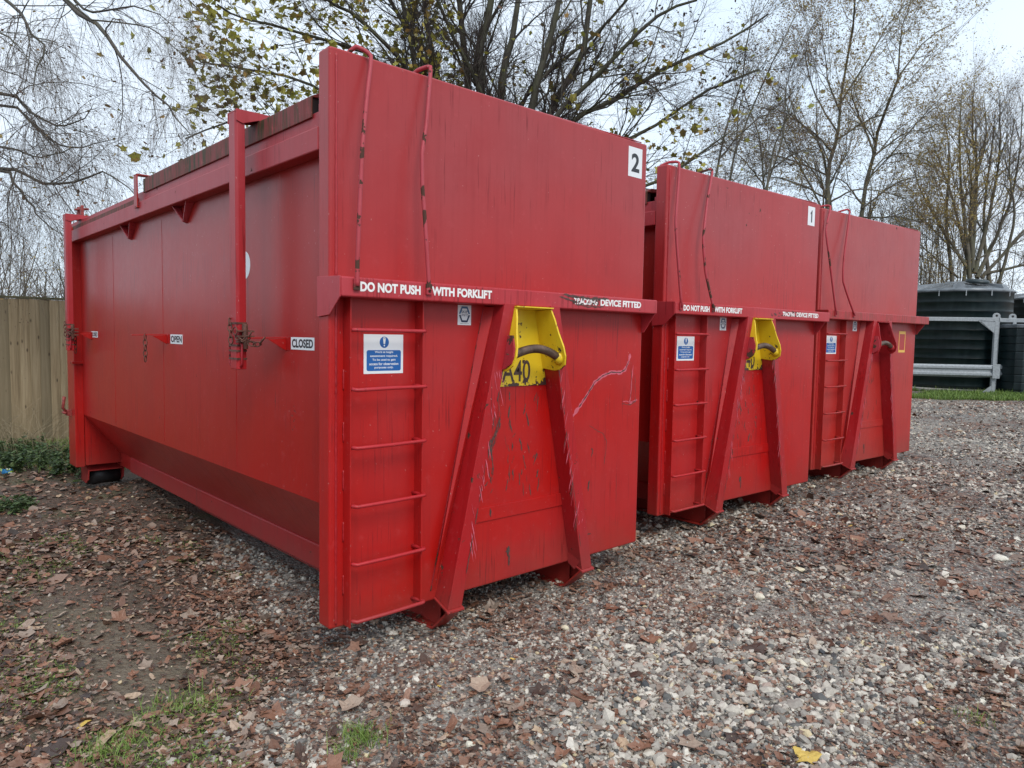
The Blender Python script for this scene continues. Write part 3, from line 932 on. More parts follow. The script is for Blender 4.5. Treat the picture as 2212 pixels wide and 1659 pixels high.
    if number: 
        if idx == 0: number_sign(number, 2.245, 2.395, 2.765, 2.965, root)
        else: number_sign(number, 2.215, 2.35, 2.78, 2.965, root)
    if idx == 2:
        mb = MB()
        for q in ((1.98, 2.16, 1.70, 1.735), (1.98, 2.16, 1.47, 1.50), (1.98, 1.995, 1.50, 1.70), (2.145, 2.16, 1.50, 1.70)):
            mb.box(q[0], q[1], -.0012, 0, q[2], q[3])
        mb.build('tape_outline', MAT['tape'], root)
    # --- knocks and scratches on the front
    rr = random.Random(40 + idx)
    mb = MB(); mp = MB()
    v = -.0008
    if idx == 0:
        line = [(1.73, 1.13), (1.80, 1.20), (1.87, 1.27), (1.95, 1.36), (2.03, 1.40), (2.12, 1.425), (2.22, 1.42), (2.27, 1.44), (2.31, 1.50), (2.32, 1.55)]
        ribbon(densify(line, 5, .0015), .016, -.0006, mp); ribbon(densify(line[1:-1], 5, .002), .0055, v - .0003, mb)
        for l, w_ in (([(2.24, 1.20), (2.33, 1.19), (2.40, 1.21)], .004), ([(1.905, 1.075), (1.99, 1.03), (2.05, 1.01), (2.09, .95), (2.07, .79)], .0028),
                      ([(1.93, .92), (1.95, .90), (1.935, .86)], .006), ([(1.92, .70), (1.91, .63)], .008), ([(2.33, 1.50), (2.35, 1.30), (2.33, 1.22)], .002),
                      ([(1.78, .345), (1.88, .335), (1.95, .335)], .006), ([(1.80, .52), (1.9, .51)], .003), ([(2.38, 1.40), (2.39, 1.28), (2.39, 1.2)], .003), ([(2.2, .7), (2.21, .5)], .0015)):
            ribbon(densify(l, 6, .004), w_, v, mb)
        for l in ([(2.36, 1.47), (2.34, 1.30), (2.33, 1.20), (2.42, 1.22)], [(2.25, 1.22), (2.35, 1.21), (2.42, 1.225)]): ribbon(densify(l, 5, .004), .005, -.0006, mp)
    base = dict(a=C, n=(26, 22, 10)[idx])
    for k in range(base['n'] * 2):
        a = C + rr.uniform(-.30, .22); z = rr.choice((rr.uniform(.75, .95), rr.uniform(1.0, 1.34)))
        if abs(a - C) > inner(z, 1) - C - .04: continue
        dx, dz = rr.uniform(-.03, .03), rr.uniform(-.09, -.02)
        ribbon(densify([(a, z), (a + dx, z + dz)], 5, .003), rr.uniform(.0015, .0075), v - k * .00001, mb)
    for k in range(7):
        ribbon(densify([(C - .12 - .01 * k, 1.20 - .02 * k), (C - .17 - .012 * k, 1.02 - .02 * k)], 6, .006), .003, v - .0005 - k * .00002, mb)
    blotch(C - .05, .36, .018, .035, v - .0010, mb); blotch(C - .04, .31, .010, .045, v - .0012, mb)
    blotch(1.04, 1.62 if False else .62, .008, .03, -.0093, mb)
    mb.build('scratches', MAT['scrape'], root)
    if mp.v: mp.build('scuffed_paint', MAT['pink'], root)
    # scuffs on the leg fronts
    mb = MB(); mp = MB()
    for sgn in (-1, 1):
        for k in range(34):
            z = rr.uniform(.45, 1.5)
            f = (z - .16) / (1.842 - .16); ov = -(0.118 * (1 - f) + .132 * f) - .0012 - k * .00003
            xo = C + sgn * (.59 * (1 - f) + .222 * f); xi = inner(z, sgn)
            lo, hi = min(xo, xi), max(xo, xi)
            edge = hi if sgn < 0 else lo
            a = edge + (-1 if sgn < 0 else 1) * abs(rr.gauss(0, .022))
            a = min(max(a, lo + .004), hi - .004)
            sl = -sgn * .225
            ln = rr.uniform(.02, .12)
            tgt = mb if (k % 3 == 0 and abs(a - edge) < .02) else mp
            ribbon(densify([(a, z), (a - sl * -ln * 1.0 + rr.uniform(-.004, .004), z - ln)], 4, .002), rr.uniform(.001, .004), ov, tgt)
        for q in range(9):
            z = 1.5 - q * .13 - rr.uniform(0, .04); ln = rr.uniform(.05, .13)
            pts = []
            for m_ in range(6):
                zz_ = z - ln * m_ / 5; f = (zz_ - .16) / (1.842 - .16)
                xi_ = inner(zz_, sgn) + sgn * .0035
                pts.append((xi_, zz_))
            f = (z - .16) / (1.842 - .16)
            ribbon(pts, rr.uniform(.002, .0045), -(0.118 * (1 - f) + .132 * f) - .0019, mb)
    mb.build('leg_chips', MAT['scrape'], root)
    mp.build('leg_scuffs', MAT['pink'], root)
    # --- rear roller
    for u0, u1 in ((.13, .46), (W - .46, W - .13)):
        mb = MB()
        mb.hexa([(u0, 5.44, .155), (u1, 5.44, .155), (u1, 5.56, .225), (u0, 5.56, .225)], [(u0, 5.44, .163), (u1, 5.44, .163), (u1, 5.56, .233), (u0, 5.56, .233)])
        for u in (u0 - .009, u1 - .003): mb.prism([(5.44, .155), (5.56, .225), (5.75, .225), (5.78, .02), (5.55, .01), (5.46, .06)], 'x', u, u + .012)
        ho = mb.build('roller_housing', R_['trim'], root, 0.002)
        mb = MB(); mb.tube([(u0 + .01, 5.61, .085), (u1 - .01, 5.61, .085)], .10, 24); mb.build('roller', MAT['rubber'], ho)
    # small tab on the wall by the post
    mb = MB(); mb.box(VW - .012, VW, .112, .17, 1.285, 1.315); mb.box(VW - .003, VW, .112, .135, Z0 + .5, 1.285); mb.build('wall_tab', R_['side'], root, 0.001)
    return root

BARS = (
 ([(.115, .05, 3.005), (.15, .01, 3.045), (.207, -.03, 3.005), (.17, -.06, 2.82), (.125, -.09, 2.54), (.1, -.11, 2.25), (.08, -.125, 2.0), (.072, -.137, 1.88)],
  [(.52, .108, 3.012), (.535, .04, 3.04), (.563, -.03, 3.045), (.54, -.05, 2.91), (.51, -.07, 2.73), (.475, -.085, 2.58), (.475, -.09, 2.42), (.48, -.11, 2.23), (.49, -.13, 1.95), (.492, -.137, 1.88)]),
 ([(.03, .10, 3.012), (.07, .04, 3.04), (.106, -.03, 3.03), (.08, -.05, 2.86), (.02, -.08, 2.55), (.025, -.1, 2.33), (.055, -.137, 1.88)],
  [(.49, .10, 3.012), (.52, .04, 3.04), (.557, -.03, 3.045), (.47, -.05, 2.77), (.39, -.08, 2.45), (.41, -.1, 2.18), (.49, -.137, 1.88)]),
 ([(.04, .10, 3.012), (.07, .04, 3.04), (.11, -.03, 3.03), (-.02, -.06, 2.76), (0.02, -.09, 2.47), (.13, -.137, 1.88)],
  [(.46, .10, 3.012), (.49, .04, 3.04), (.53, -.03, 3.03), (.37, -.07, 2.5), (.34, -.09, 2.24), (.535, -.137, 1.88)]))
container(0, (0, 0, 0), 0, 'nearest red steel container with a number 2 plate and yellow hook pocket', '2', BARS[0], True)
container(1, (3.097, .291, .027), -0.0433, 'middle red steel container with a number 1 plate and yellow hook pocket', '1', BARS[1], True)
container(2, (5.967, .355, .0715), -0.0661, 'farthest red steel container with no number and a yellow tape outline', None, BARS[2], False)

# ------------------------------------------------------------------ loose ground cover
def rot_mats(n, tilt, r):
    """random yaw and a tilt of up to 'tilt' radians"""
    yaw = r.uniform(0, 2 * np.pi, n); ta = r.uniform(0, 2 * np.pi, n); tt = np.abs(r.normal(0, tilt, n))
    cy, sy = np.cos(yaw), np.sin(yaw)
    Rz = np.zeros((n, 3, 3)); Rz[:, 0, 0] = cy; Rz[:, 0, 1] = -sy; Rz[:, 1, 0] = sy; Rz[:, 1, 1] = cy; Rz[:, 2, 2] = 1
    ax = np.stack([np.cos(ta), np.sin(ta), np.zeros(n)], -1)
    K = np.zeros((n, 3, 3))
    K[:, 0, 2] = ax[:, 1]; K[:, 1, 2] = -ax[:, 0]; K[:, 2, 0] = -ax[:, 1]; K[:, 2, 1] = ax[:, 0]
    I = np.eye(3)[None]
    Rt = I + np.sin(tt)[:, None, None] * K + (1 - np.cos(tt))[:, None, None] * (K @ K)
    return Rt @ Rz

def scatter(name, temps, pos, scale, R, tone, mats, smooth=False, parent=None):
    """temps: list of (V, tris); instances dealt out among them and merged into one mesh"""
    n = len(pos)
    which = np.arange(n) % len(temps)
    Vs = []; Ts = []; To = []; off = 0
    for k, (tv, tt) in enumerate(temps):
        m = which == k
        if not m.any(): continue
        sc = scale[m]
        sc = sc[:, None, None] if sc.ndim == 1 else sc[:, None, :]
        v = np.einsum('nij,nkj->nki', R[m], tv[None] * sc) + pos[m][:, None, :]
        c = m.sum()
        Ts.append((tt[None] + (np.arange(c) * len(tv))[:, None, None] + off).reshape(-1, 3))
        Vs.append(v.reshape(-1, 3)); To.append(np.repeat(tone[m], len(tv))); off += c * len(tv)
    return np_mesh(name, np.concatenate(Vs), tris=np.concatenate(Ts), mats=mats, tone=np.concatenate(To), smooth=smooth, parent=parent)

def ico():
    p = (1 + 5 ** .5) / 2
    v = np.array([(-1, p, 0), (1, p, 0), (-1, -p, 0), (1, -p, 0), (0, -1, p), (0, 1, p), (0, -1, -p), (0, 1, -p), (p, 0, -1), (p, 0, 1), (-p, 0, -1), (-p, 0, 1)], float)
    f = np.array([(0, 11, 5), (0, 5, 1), (0, 1, 7), (0, 7, 10), (0, 10, 11), (1, 5, 9), (5, 11, 4), (11, 10, 2), (10, 7, 6), (7, 1, 8), (3, 9, 4), (3, 4, 2), (3, 2, 6), (3, 6, 8), (3, 8, 9), (4, 9, 5), (2, 4, 11), (6, 2, 10), (8, 6, 7), (9, 8, 1)])
    return v / np.linalg.norm(v[0]), f

def stone_templates(k, r):
    out = []
    v, f = ico()
    for i in range(k):
        w = v * (1 + r.uniform(-.28, .22, (12, 1))) + r.normal(0, .09, (12, 3))
        w = w * np.array([1.0, r.uniform(.6, .95), r.uniform(.4, .75)])
        out.append((w, f))
    return out

def in_footprint(x, y, pad=-0.1):
    m = np.zeros(len(x), bool)
    for cx_, cy_, t in ((0, 0, 0), (3.097, .291, -.0433), (5.967, .355, -.0661)):
        dx, dy = x - cx_, y - cy_
        u = dx * math.cos(t) + dy * math.sin(t); v = -dx * math.sin(t) + dy * math.cos(t)
        m |= (u > 0.55) & (u < W - 0.2 + pad) & (v > 1.3)
    return m

def yard_points(n, r0, r1, r, power=2.0, half=1.02):
    """ground points round the viewer's side of the yard, thinner with distance"""
    th = math.atan2(FW.y, FW.x) + r.uniform(-half, half, n)
    u = r.uniform(0, 1, n)
    if power == 2.0: rad = r0 * (r1 / r0) ** u
    else:
        e = 2.0 - power
        rad = (r0 ** e + u * (r1 ** e - r0 ** e)) ** (1 / e)
    x = EYE.x + rad * np.cos(th); y = EYE.y + rad * np.sin(th)
    return x, y, rad

def tone_mat(name, stops, rough=0.7, trans=0.0, bump=0.0, interp='LINEAR', mott=0.0, spec=0.5):
    t = NT(name)
    a = t.new('ShaderNodeAttribute'); a.attribute_name = 'tone'
    c = t.ramp(a.outputs['Fac'], stops, interp)
    if mott:
        n = t.noise(t.obj(), 90, 3, 0.6)
        c = t.mix(t.math('MULTIPLY', t.ramp(n, [(0.35, 0.0), (0.7, 1.0)]), mott), c, (0.5, 0.5, 0.5), 'MULTIPLY')
    t.base(c); t.rough(rough)
    t.b.inputs['Specular IOR Level'].default_value = spec
    if bump: t.bump(t.noise(t.obj(), 120, 3, 0.6), bump, 0.002)
    if trans:
        tr = t.new('ShaderNodeBsdfTranslucent'); t.link(c, tr.inputs['Color'])
        mx = t.new('ShaderNodeMixShader'); mx.inputs[0].default_value = trans
        t.link(t.b.outputs[0], mx.inputs[1]); t.link(tr.outputs[0], mx.inputs[2]); t.link(mx.outputs[0], t.out.inputs[0])
    return t.m

M_STONE = tone_mat('crushed_stone', [(0.0, (0.04, 0.043, 0.048)), (0.15, (0.135, 0.13, 0.12)), (0.34, (0.31, 0.275, 0.235)), (0.60, (0.50, 0.45, 0.38)), (0.80, (0.68, 0.62, 0.53)),
                                     (0.88, (0.36, 0.20, 0.14)), (0.94, (0.66, 0.56, 0.34)), (1.0, (0.72, 0.70, 0.66))], 0.72, bump=0.3, mott=0.45)
M_LITTER = tone_mat('dead_leaves', [(0.0, (0.035, 0.024, 0.020)), (0.22, (0.085, 0.050, 0.036)), (0.40, (0.19, 0.090, 0.054)), (0.55, (0.29, 0.140, 0.085)), (0.68, (0.24, 0.18, 0.14)), (0.86, (0.44, 0.32, 0.235)),
                                      (0.95, (0.42, 0.29, 0.17)), (1.0, (0.62, 0.42, 0.09))], 0.55, mott=0.5)
M_GRASS = tone_mat('grass_blades', [(0.0, (0.06, 0.10, 0.02)), (0.5, (0.17, 0.27, 0.05)), (0.85, (0.30, 0.38, 0.10)), (1.0, (0.46, 0.42, 0.22))], 0.55, trans=0.25)

def h_at(x, y): return ground_h(x, y) + (vnoise(x, y, 3.0, 1) - 0.5) * 0.02

# gravel
r = np.random.default_rng(11)
x1, y1, d1_ = yard_points(125000, 1.3, 4.6, r, 0.5)
x2, y2, d2_ = yard_points(190000, 4.6, 20, r, 1.9)
x = np.concatenate([x1, x2]); y = np.concatenate([y1, y2]); d = np.concatenate([d1_, d2_])
gm = gravel_mask(x, y)
keep = (r.uniform(0, 1, len(x)) < np.clip(gm, 0.014, 1)) & ~in_footprint(x, y)
# trodden sandy areas carry fewer loose stones
sand = vnoise(x, y, 0.8, 3) * 0.6 + vnoise(x, y, 2.1, 4) * 0.4
keep &= (r.uniform(0, 1, len(x)) < np.clip(1.35 - 1.1 * np.clip((sand - 0.45) * 4, 0, 1), 0.3, 1)) 
x, y, d = x[keep], y[keep], d[keep]
sand = sand[keep]
n = len(x)
size = np.exp(r.normal(math.log(0.0094), 0.46, n)) * (1 + 0.045 * np.clip(d - 4, 0, 10)) * (1.15 - 0.35 * np.clip((sand - .45) * 4, 0, 1))
size = np.clip(size, 0.003, 0.042)
tone = np.clip(r.beta(1.9, 1.9, n), 0, 1)
pos = np.stack([x, y, h_at(x, y) + size * r.uniform(.05, .35, n)], -1)
def octa(k, r):
    out = []
    for i in range(k):
        v = np.array([(1, 0, 0), (0, 1, 0), (-1, 0, 0), (0, -1, 0), (.1, 0, .62), (0, 0, -.6)], float) + r.normal(0, .15, (6, 3))
        out.append((v, np.array([(0, 1, 4), (1, 2, 4), (2, 3, 4), (3, 0, 4)])))
    return out
nr = d < 6.0
for m_, tm, lb in ((nr, stone_templates(16, r), 'loose grey and cream gravel close to the camera'), (~nr, octa(12, r), 'loose grey gravel farther across the yard')):
    g = scatter('gravel_stones', tm, pos[m_], size[m_], rot_mats(int(m_.sum()), 0.45, r), tone[m_], (M_STONE,))
    tag(g, kind='stuff', label=lb, cat='gravel')

def leaf_temp(r, lobed, m=10):
    """curled dead leaf, flat fan with raised edges"""
    a = np.linspace(0, 2 * np.pi, m, endpoint=False)
    if lobed: rad = 0.62 + 0.38 * np.abs(np.cos(2.5 * a)) ** 1.3 + r.uniform(-.08, .08, m)
    else: rad = 0.62 + 0.12 * np.cos(2 * a) + r.uniform(-.07, .07, m)
    X = rad * np.cos(a) * (1.0 if lobed else 1.25); Y = rad * np.sin(a) * (1.0 if lobed else .72)
    curl = r.uniform(-.1, .55); curl2 = r.uniform(-.25, .35)
    Z = curl * Y ** 2 + curl2 * X ** 2 + 0.12 * np.sin(3 * a + r.uniform(0, 6)) * rad
    inner = np.stack([X * .5, Y * .5, Z * .25 + r.uniform(-.05, .05, m)], -1)
    V = np.concatenate([[[0, 0, 0]], inner, np.stack([X, Y, Z], -1)])
    T = []
    for i in range(m):
        j = (i + 1) % m
        T += [(0, 1 + i, 1 + j), (1 + i, 1 + m + i, 1 + m + j), (1 + i, 1 + m + j, 1 + j)]
    return V, np.array(T)

r = np.random.default_rng(21)
x1, y1, d1_ = yard_points(95000, 1.3, 4.8, r, 0.5)
x2, y2, d2_ = yard_points(190000, 4.8, 24, r, 1.75)
x = np.concatenate([x1, x2]); y = np.concatenate([y1, y2]); d = np.concatenate([d1_, d2_])
gm = gravel_mask(x, y)
drift = vnoise(x, y, 0.9, 5) * .45 + vnoise(x, y, 2.3, 6) * .35 + vnoise(x, y, 6, 8) * .2
soil_d = np.clip(0.55 + 1.3 * (vnoise(x, y, 1.4, 9) - .25), 0.4, 1) * (1 - 0.78 * track(x, y))
near_front = np.exp(-((y - (-.25 + .0 * x)) / .55) ** 2) * (x > 0.9) * (x < 9)
prob = gm * np.clip((drift - 0.45) * 4.0 + 0.52 + .5 * near_front, 0.30, 1) * .85 + (1 - gm) * soil_d
keep = (r.uniform(0, 1, len(x)) < prob) & ~in_footprint(x, y)
x, y, d = x[keep], y[keep], d[keep]
n = len(x)
size = np.exp(r.normal(math.log(0.0145), 0.42, n)) * np.where(gm[keep] < .5, 1.0, .86) * (1 + 0.03 * np.clip(d - 4, 0, 12))
big = r.uniform(0, 1, n) < 0.012
size = np.where(big, r.uniform(.045, .07, n), size)
tone = np.clip(r.beta(2.1, 2.3, n), 0, 1); tone = np.where(r.uniform(0, 1, n) < .0008, 1.0, np.minimum(tone, .93))
pos = np.stack([x, y, h_at(x, y) + 0.007 + r.uniform(0, .012, n)], -1)
lt = [leaf_temp(r, k % 3 == 0) for k in range(12)]
def flat_leaf(r):
    a = np.linspace(0, 2 * np.pi, 6, endpoint=False); q = r.uniform(.6, 1.15, 6)
    X = q * np.cos(a) * 1.1; Y = q * np.sin(a) * .8
    V = np.stack([X, Y, r.uniform(-.2, .5) * Y ** 2 + r.uniform(-.2, .3) * X], -1)
    return np.concatenate([[[0, 0, 0]], V]), np.array([(0, 1 + i, 1 + (i + 1) % 6) for i in range(6)])
nr = d < 5.5
for m_, tm, lb in ((nr, lt, 'brown fallen leaves strewn over gravel and earth close by'), (~nr, [flat_leaf(r) for _ in range(10)], 'brown fallen leaves strewn over the farther yard')):
    g = scatter('leaf_litter', tm, pos[m_], size[m_], rot_mats(int(m_.sum()), 0.36, r), tone[m_], (M_LITTER,))
    tag(g, kind='stuff', label=lb, cat='leaf litter')

# a few single things lying on the ground that one can point to
def big_leaf(px, py, dep_z, size, tone_v, label, rz=0.0, tilt=.15, lobed=True):
    rr = np.random.default_rng(int(px * 7 + py))
    d = Vector(at(px, py, 1.0)) - EYE
    k = (0.012 + 0 - EYE.z) / d.z
    for _ in range(4):
        p = EYE + d * k
        k = (float(h_at(p.x, p.y)) + .02 - EYE.z) / d.z
    p = EYE + d * k
    m = 15 if lobed else 12
    V, T = leaf_temp(rr, lobed, m)
    c, s = math.cos(rz), math.sin(rz)
    V = V * size
    V = V @ np.array([[c, s, 0], [-s, c, 0], [0, 0, 1]])
    V[:, 2] += V[:, 0] * tilt
    o = np_mesh('fallen_leaf', V, tris=T, mats=(M_LITTER,), tone=np.full(len(V), tone_v))
    o.location = (p.x, p.y, p.z)
    tag(o, label, 'leaf', 'single leaves that stand out on the ground')
    return o
big_leaf(220, 1600, 0, .075, .93, 'long pale tan leaf lying in the grass at the lower left', .6, .3, False)
big_leaf(180, 1563, 0, .035, 1.0, 'small bright yellow leaf just above the long tan leaf', .2, .2, False)
big_leaf(1743, 1630, 0, .055, 1.0, 'bright yellow maple leaf on gravel at the bottom edge', .3)
big_leaf(108, 1615, 0, .085, .12, 'big dark brown leaf left of the long tan leaf', 1.2, .1)
big_leaf(1040, 1483, 0, .07, .84, 'pale dry maple leaf flat on gravel before the nearest container', .5, .05)
big_leaf(1245, 1445, 0, .05, .80, 'folded tan leaf on gravel right of the nearest foot', 1.5, .4, False)
big_leaf(1632, 1400, 0, .08, .18, 'dark curled maple leaf on bare gravel in the middle distance', .2)
big_leaf(757, 1525, 0, .06, .80, 'pale maple leaf between the grass tuft and the gravel', 2.2)

def rock(px, py, size, tone_v, label, flat=.6):
    rr = np.random.default_rng(int(px + py * 3))
    d = Vector(at(px, py, 1.0)) - EYE
    k = -EYE.z / d.z
    for _ in range(4):
        p = EYE + d * k; k = (float(h_at(p.x, p.y)) + .01 - EYE.z) / d.z
    p = EYE + d * k
    v, f = ico()
    v = v * (1 + rr.uniform(-.15, .15, (12, 1))) * np.array([1, .75, flat]) * size
    o = np_mesh('stone', v, tris=f, mats=(M_STONE,), tone=np.full(12, tone_v))
    b = o.modifiers.new('bevel', 'BEVEL'); b.width = size * .16; b.segments = 2
    o.location = (p.x, p.y, p.z + size * .1); o.rotation_euler = (0, 0, rr.uniform(0, 6))
    tag(o, label, 'stone', 'large stones lying in the gravel')
rock(1220, 1357, .032, .955, 'rounded cream stone on gravel before the hook frame foot')
rock(1195, 1354, .026, .2, 'slate grey stone touching the rounded cream stone')
rock(1640, 1290, .05, .97, 'flat cream stone among leaves before the middle container')
rock(1725, 1232, .05, .955, 'yellowish broken stone on the gravel right of centre', .4)
rock(2160, 1208, .075, .98, 'large pale stone near the right edge of the yard', .4)
rock(1770, 1512, .045, .10, 'dark blue grey stone among gravel at the lower right')

# grass
def blades(name, pts, hgt, r, mat, width=.0022, lean=.5, seg=3, tone=None):
    n = len(pts)
    h = hgt * np.exp(r.normal(0, .3, n))
    az = r.uniform(0, 2 * np.pi, n); le = np.abs(r.normal(0, lean, n)) + .1
    wd = width * r.uniform(.7, 1.4, n)
    V = np.zeros((n, 2 * seg + 1, 3))
    sd_ = np.stack([-np.sin(az), np.cos(az), np.zeros(n)], -1)
    dr = np.stack([np.cos(az), np.sin(az), np.zeros(n)], -1)
    for k in range(seg + 1):
        f = k / seg
        c = pts + dr * (le * h * f ** 1.8)[:, None] + np.array([0, 0, 1]) * (h * (f - .28 * le * f * f))[:, None]
        if k < seg:
            w = (wd * (1 - .6 * f))[:, None]
            V[:, 2 * k] = c - sd_ * w; V[:, 2 * k + 1] = c + sd_ * w
        else: V[:, 2 * seg] = c
    T = []
    for k in range(seg - 1):
        a = 2 * k
        T += [(a, a + 1, a + 3), (a, a + 3, a + 2)]
    T.append((2 * seg - 2, 2 * seg - 1, 2 * seg))
    T = np.array(T)
    TT = (T[None] + (np.arange(n) * (2 * seg + 1))[:, None, None]).reshape(-1, 3)
    tn = r.beta(2, 2.2, n) if tone is None else tone
    return np_mesh(name, V.reshape(-1, 3), tris=TT, mats=(mat,), tone=np.repeat(tn, 2 * seg + 1))

r = np.random.default_rng(31)
# foreground patches on the earth
x1, y1, _ = yard_points(200000, 1.4, 7, r, 1.3)
gm = gravel_mask(x1, y1)
pm = vnoise(x1, y1, 2.2, 12) * .5 + vnoise(x1, y1, 6.0, 13) * .5
bias = 0.16 * np.exp(-((x1 + 0.75) / .8) ** 2) * (y1 < 0.1) + 0.07 * (x1 < -.45) * (y1 < -.05) - 0.04 * (y1 > 0.0) - .04 * (y1 > 1.8) - .3 * (x1 > .25) * (y1 > 1)
keep = (gm < .35) & (r.uniform(0, 1, len(x1)) < np.clip((pm + bias - .51) * 6, 0, .95))
p = np.stack([x1[keep], y1[keep], h_at(x1[keep], y1[keep])], -1)
g = blades('grass', p, .023, r, M_GRASS, .0015, 1.0)
tag(g, kind='stuff', label='thin green grass coming up through leaf litter on the left', cat='grass')
# small leaved weeds in the same patches
wk = r.uniform(0, 1, len(p)) < .3
pw = p[wk] + np.stack([r.normal(0, .02, wk.sum()), r.normal(0, .02, wk.sum()), r.uniform(.006, .022, wk.sum())], -1)
lf = [leaf_temp(r, False, 6) for _ in range(4)]
g = scatter('clover_and_chickweed', lf, pw, r.uniform(.005, .011, len(pw)), rot_mats(len(pw), .35, r), r.uniform(.35, .75, len(pw)), (M_GRASS,))
tag(g, kind='stuff', label='tiny round leaved green weeds among the grass blades', cat='weeds')

def tuft(px, py, n, hgt, label, spread=.05):
    r = np.random.default_rng(int(px))
    d = Vector(at(px, py, 1.0)) - EYE
    k = -EYE.z / d.z
    p = EYE + d * k; k = (float(h_at(p.x, p.y)) - EYE.z) / d.z; p = EYE + d * k
    q = np.stack([r.normal(0, spread, n), r.normal(0, spread, n), np.zeros(n)], -1)
    o = blades('grass_tuft', q, hgt, r, M_GRASS, .0019, .75, tone=r.uniform(.25, .8, n))
    o.location = (p.x, p.y, float(h_at(p.x, p.y)))
    tag(o, label, 'grass tuft', 'tufts of grass in the foreground')
tuft(783, 1600, 230, .055, 'larger green grass tuft growing in the gravel at the bottom', .045)
tuft(745, 1640, 80, .045, 'small green grass tuft below left of the larger one', .03)
tuft(250, 1625, 260, .05, 'green grass tuft beside the long pale tan leaf', .07)
tuft(395, 1530, 260, .045, 'green grass tuft on earth left of the gravel edge', .08)
tuft(2105, 1560, 60, .04, 'thin grass tuft among stones at the right edge', .04)

# strip of rough grass by the tanks and round the left rear corner
r = np.random.default_rng(33)
n = 60000
a0 = Vector(at(1900, 862, 17.9)); a1 = Vector(at(2500, 874, 15.9))
s = r.uniform(-.3, 1.3, n); w = r.uniform(0, 1, n) ** 1.1 * 5.0
fx = a0.x + (a1.x - a0.x) * s + FW.x * w; fy = a0.y + (a1.y - a0.y) * s + FW.y * w
k = vnoise(fx, fy, 1.1, 3) > .22
fx, fy = fx[k], fy[k]
g = blades('rough_grass', np.stack([fx, fy, h_at(fx, fy)], -1), .085, r, M_GRASS, .007, .6, tone=r.beta(2, 3.2, len(fx)))
tag(g, kind='stuff', label='rough green grass strip in front of the dark tanks', cat='grass')
n = 30000
fx = r.uniform(-5.5, 1.2, n); fy = r.uniform(6.0, 9.9, n)
cut = (r.uniform(0, 1, n) < np.clip((fy - 5.9 + .5 * vnoise(fx, fy, 1.5, 4)) * .9, 0, 1)) & ~((fx > 0) & (fy < 6.2))
fx, fy = fx[cut], fy[cut]
g = blades('fence_side_grass', np.stack([fx, fy, h_at(fx, fy)], -1), .075, r, M_GRASS, .0028, .8, tone=r.beta(1.6, 3.0, len(fx)))
tag(g, kind='stuff', label='dull green grass along the wooden fence', cat='grass')

# ------------------------------------------------------------------ bark and twigs
def bark(name, c0, c1, green=0.0):
    t = NT(name)
    o = t.mapped(scale=(1, 1, .35))
    n = t.noise(o, 14, 5, .65)
    c = t.ramp(n, [(.3, c0), (.7, c1)])
    if green: c = t.mix(t.math('MULTIPLY', t.ramp(t.noise(t.obj(), 2.2, 3), [(.4, 0.0), (.65, 1.0)]), green), c, (.075, .085, .035))
    t.base(c); t.rough(.85); t.bump(n, .5, .02)
    return t.m
B_MAPLE = bark('maple_bark', (.030, .027, .020), (.085, .078, .058), .55)
B_BIRCH = bark('birch_bark', (.035, .03, .026), (.13, .115, .095), .25)
B_FAR = bark('far_bark', (.06, .052, .04), (.15, .13, .10), .45)
B_TWIG = simple('dark_twigs', (.045, .032, .028), .8)
B_TWIG2 = simple('brown_twigs', (.12, .092, .072), .8)
L_MAPLE = tone_mat('maple_leaves', [(0, (.11, .06, .03)), (.25, (.18, .14, .035)), (.55, (.28, .28, .05)), (.85, (.46, .42, .07)), (1, (.48, .25, .08))], .5, trans=.35)
L_BIRCH = tone_mat('birch_leaves', [(0, (.12, .065, .045)), (.35, (.24, .15, .07)), (.7, (.33, .25, .06)), (1, (.44, .34, .09))], .55, trans=.3)
L_DRY = tone_mat('dry_seed_heads', [(0, (.04, .027, .022)), (1, (.12, .07, .045))], .8)

def cr_line(pts, n):
    """smooth polyline through points, resampled to n"""
    P = np.array(pts, float)
    P = np.concatenate([[2 * P[0] - P[1]], P, [2 * P[-1] - P[-2]]])
    out = []
    m = len(P) - 3
    for t in np.linspace(0, m - 1e-6, n):
        i = int(t); f = t - i
        p0, p1, p2, p3 = P[i:i + 4]
        out.append(.5 * (2 * p1 + (p2 - p0) * f + (2 * p0 - 5 * p1 + 4 * p2 - p3) * f * f + (3 * p1 - p0 - 3 * p2 + p3) * f ** 3))
    return np.array(out)

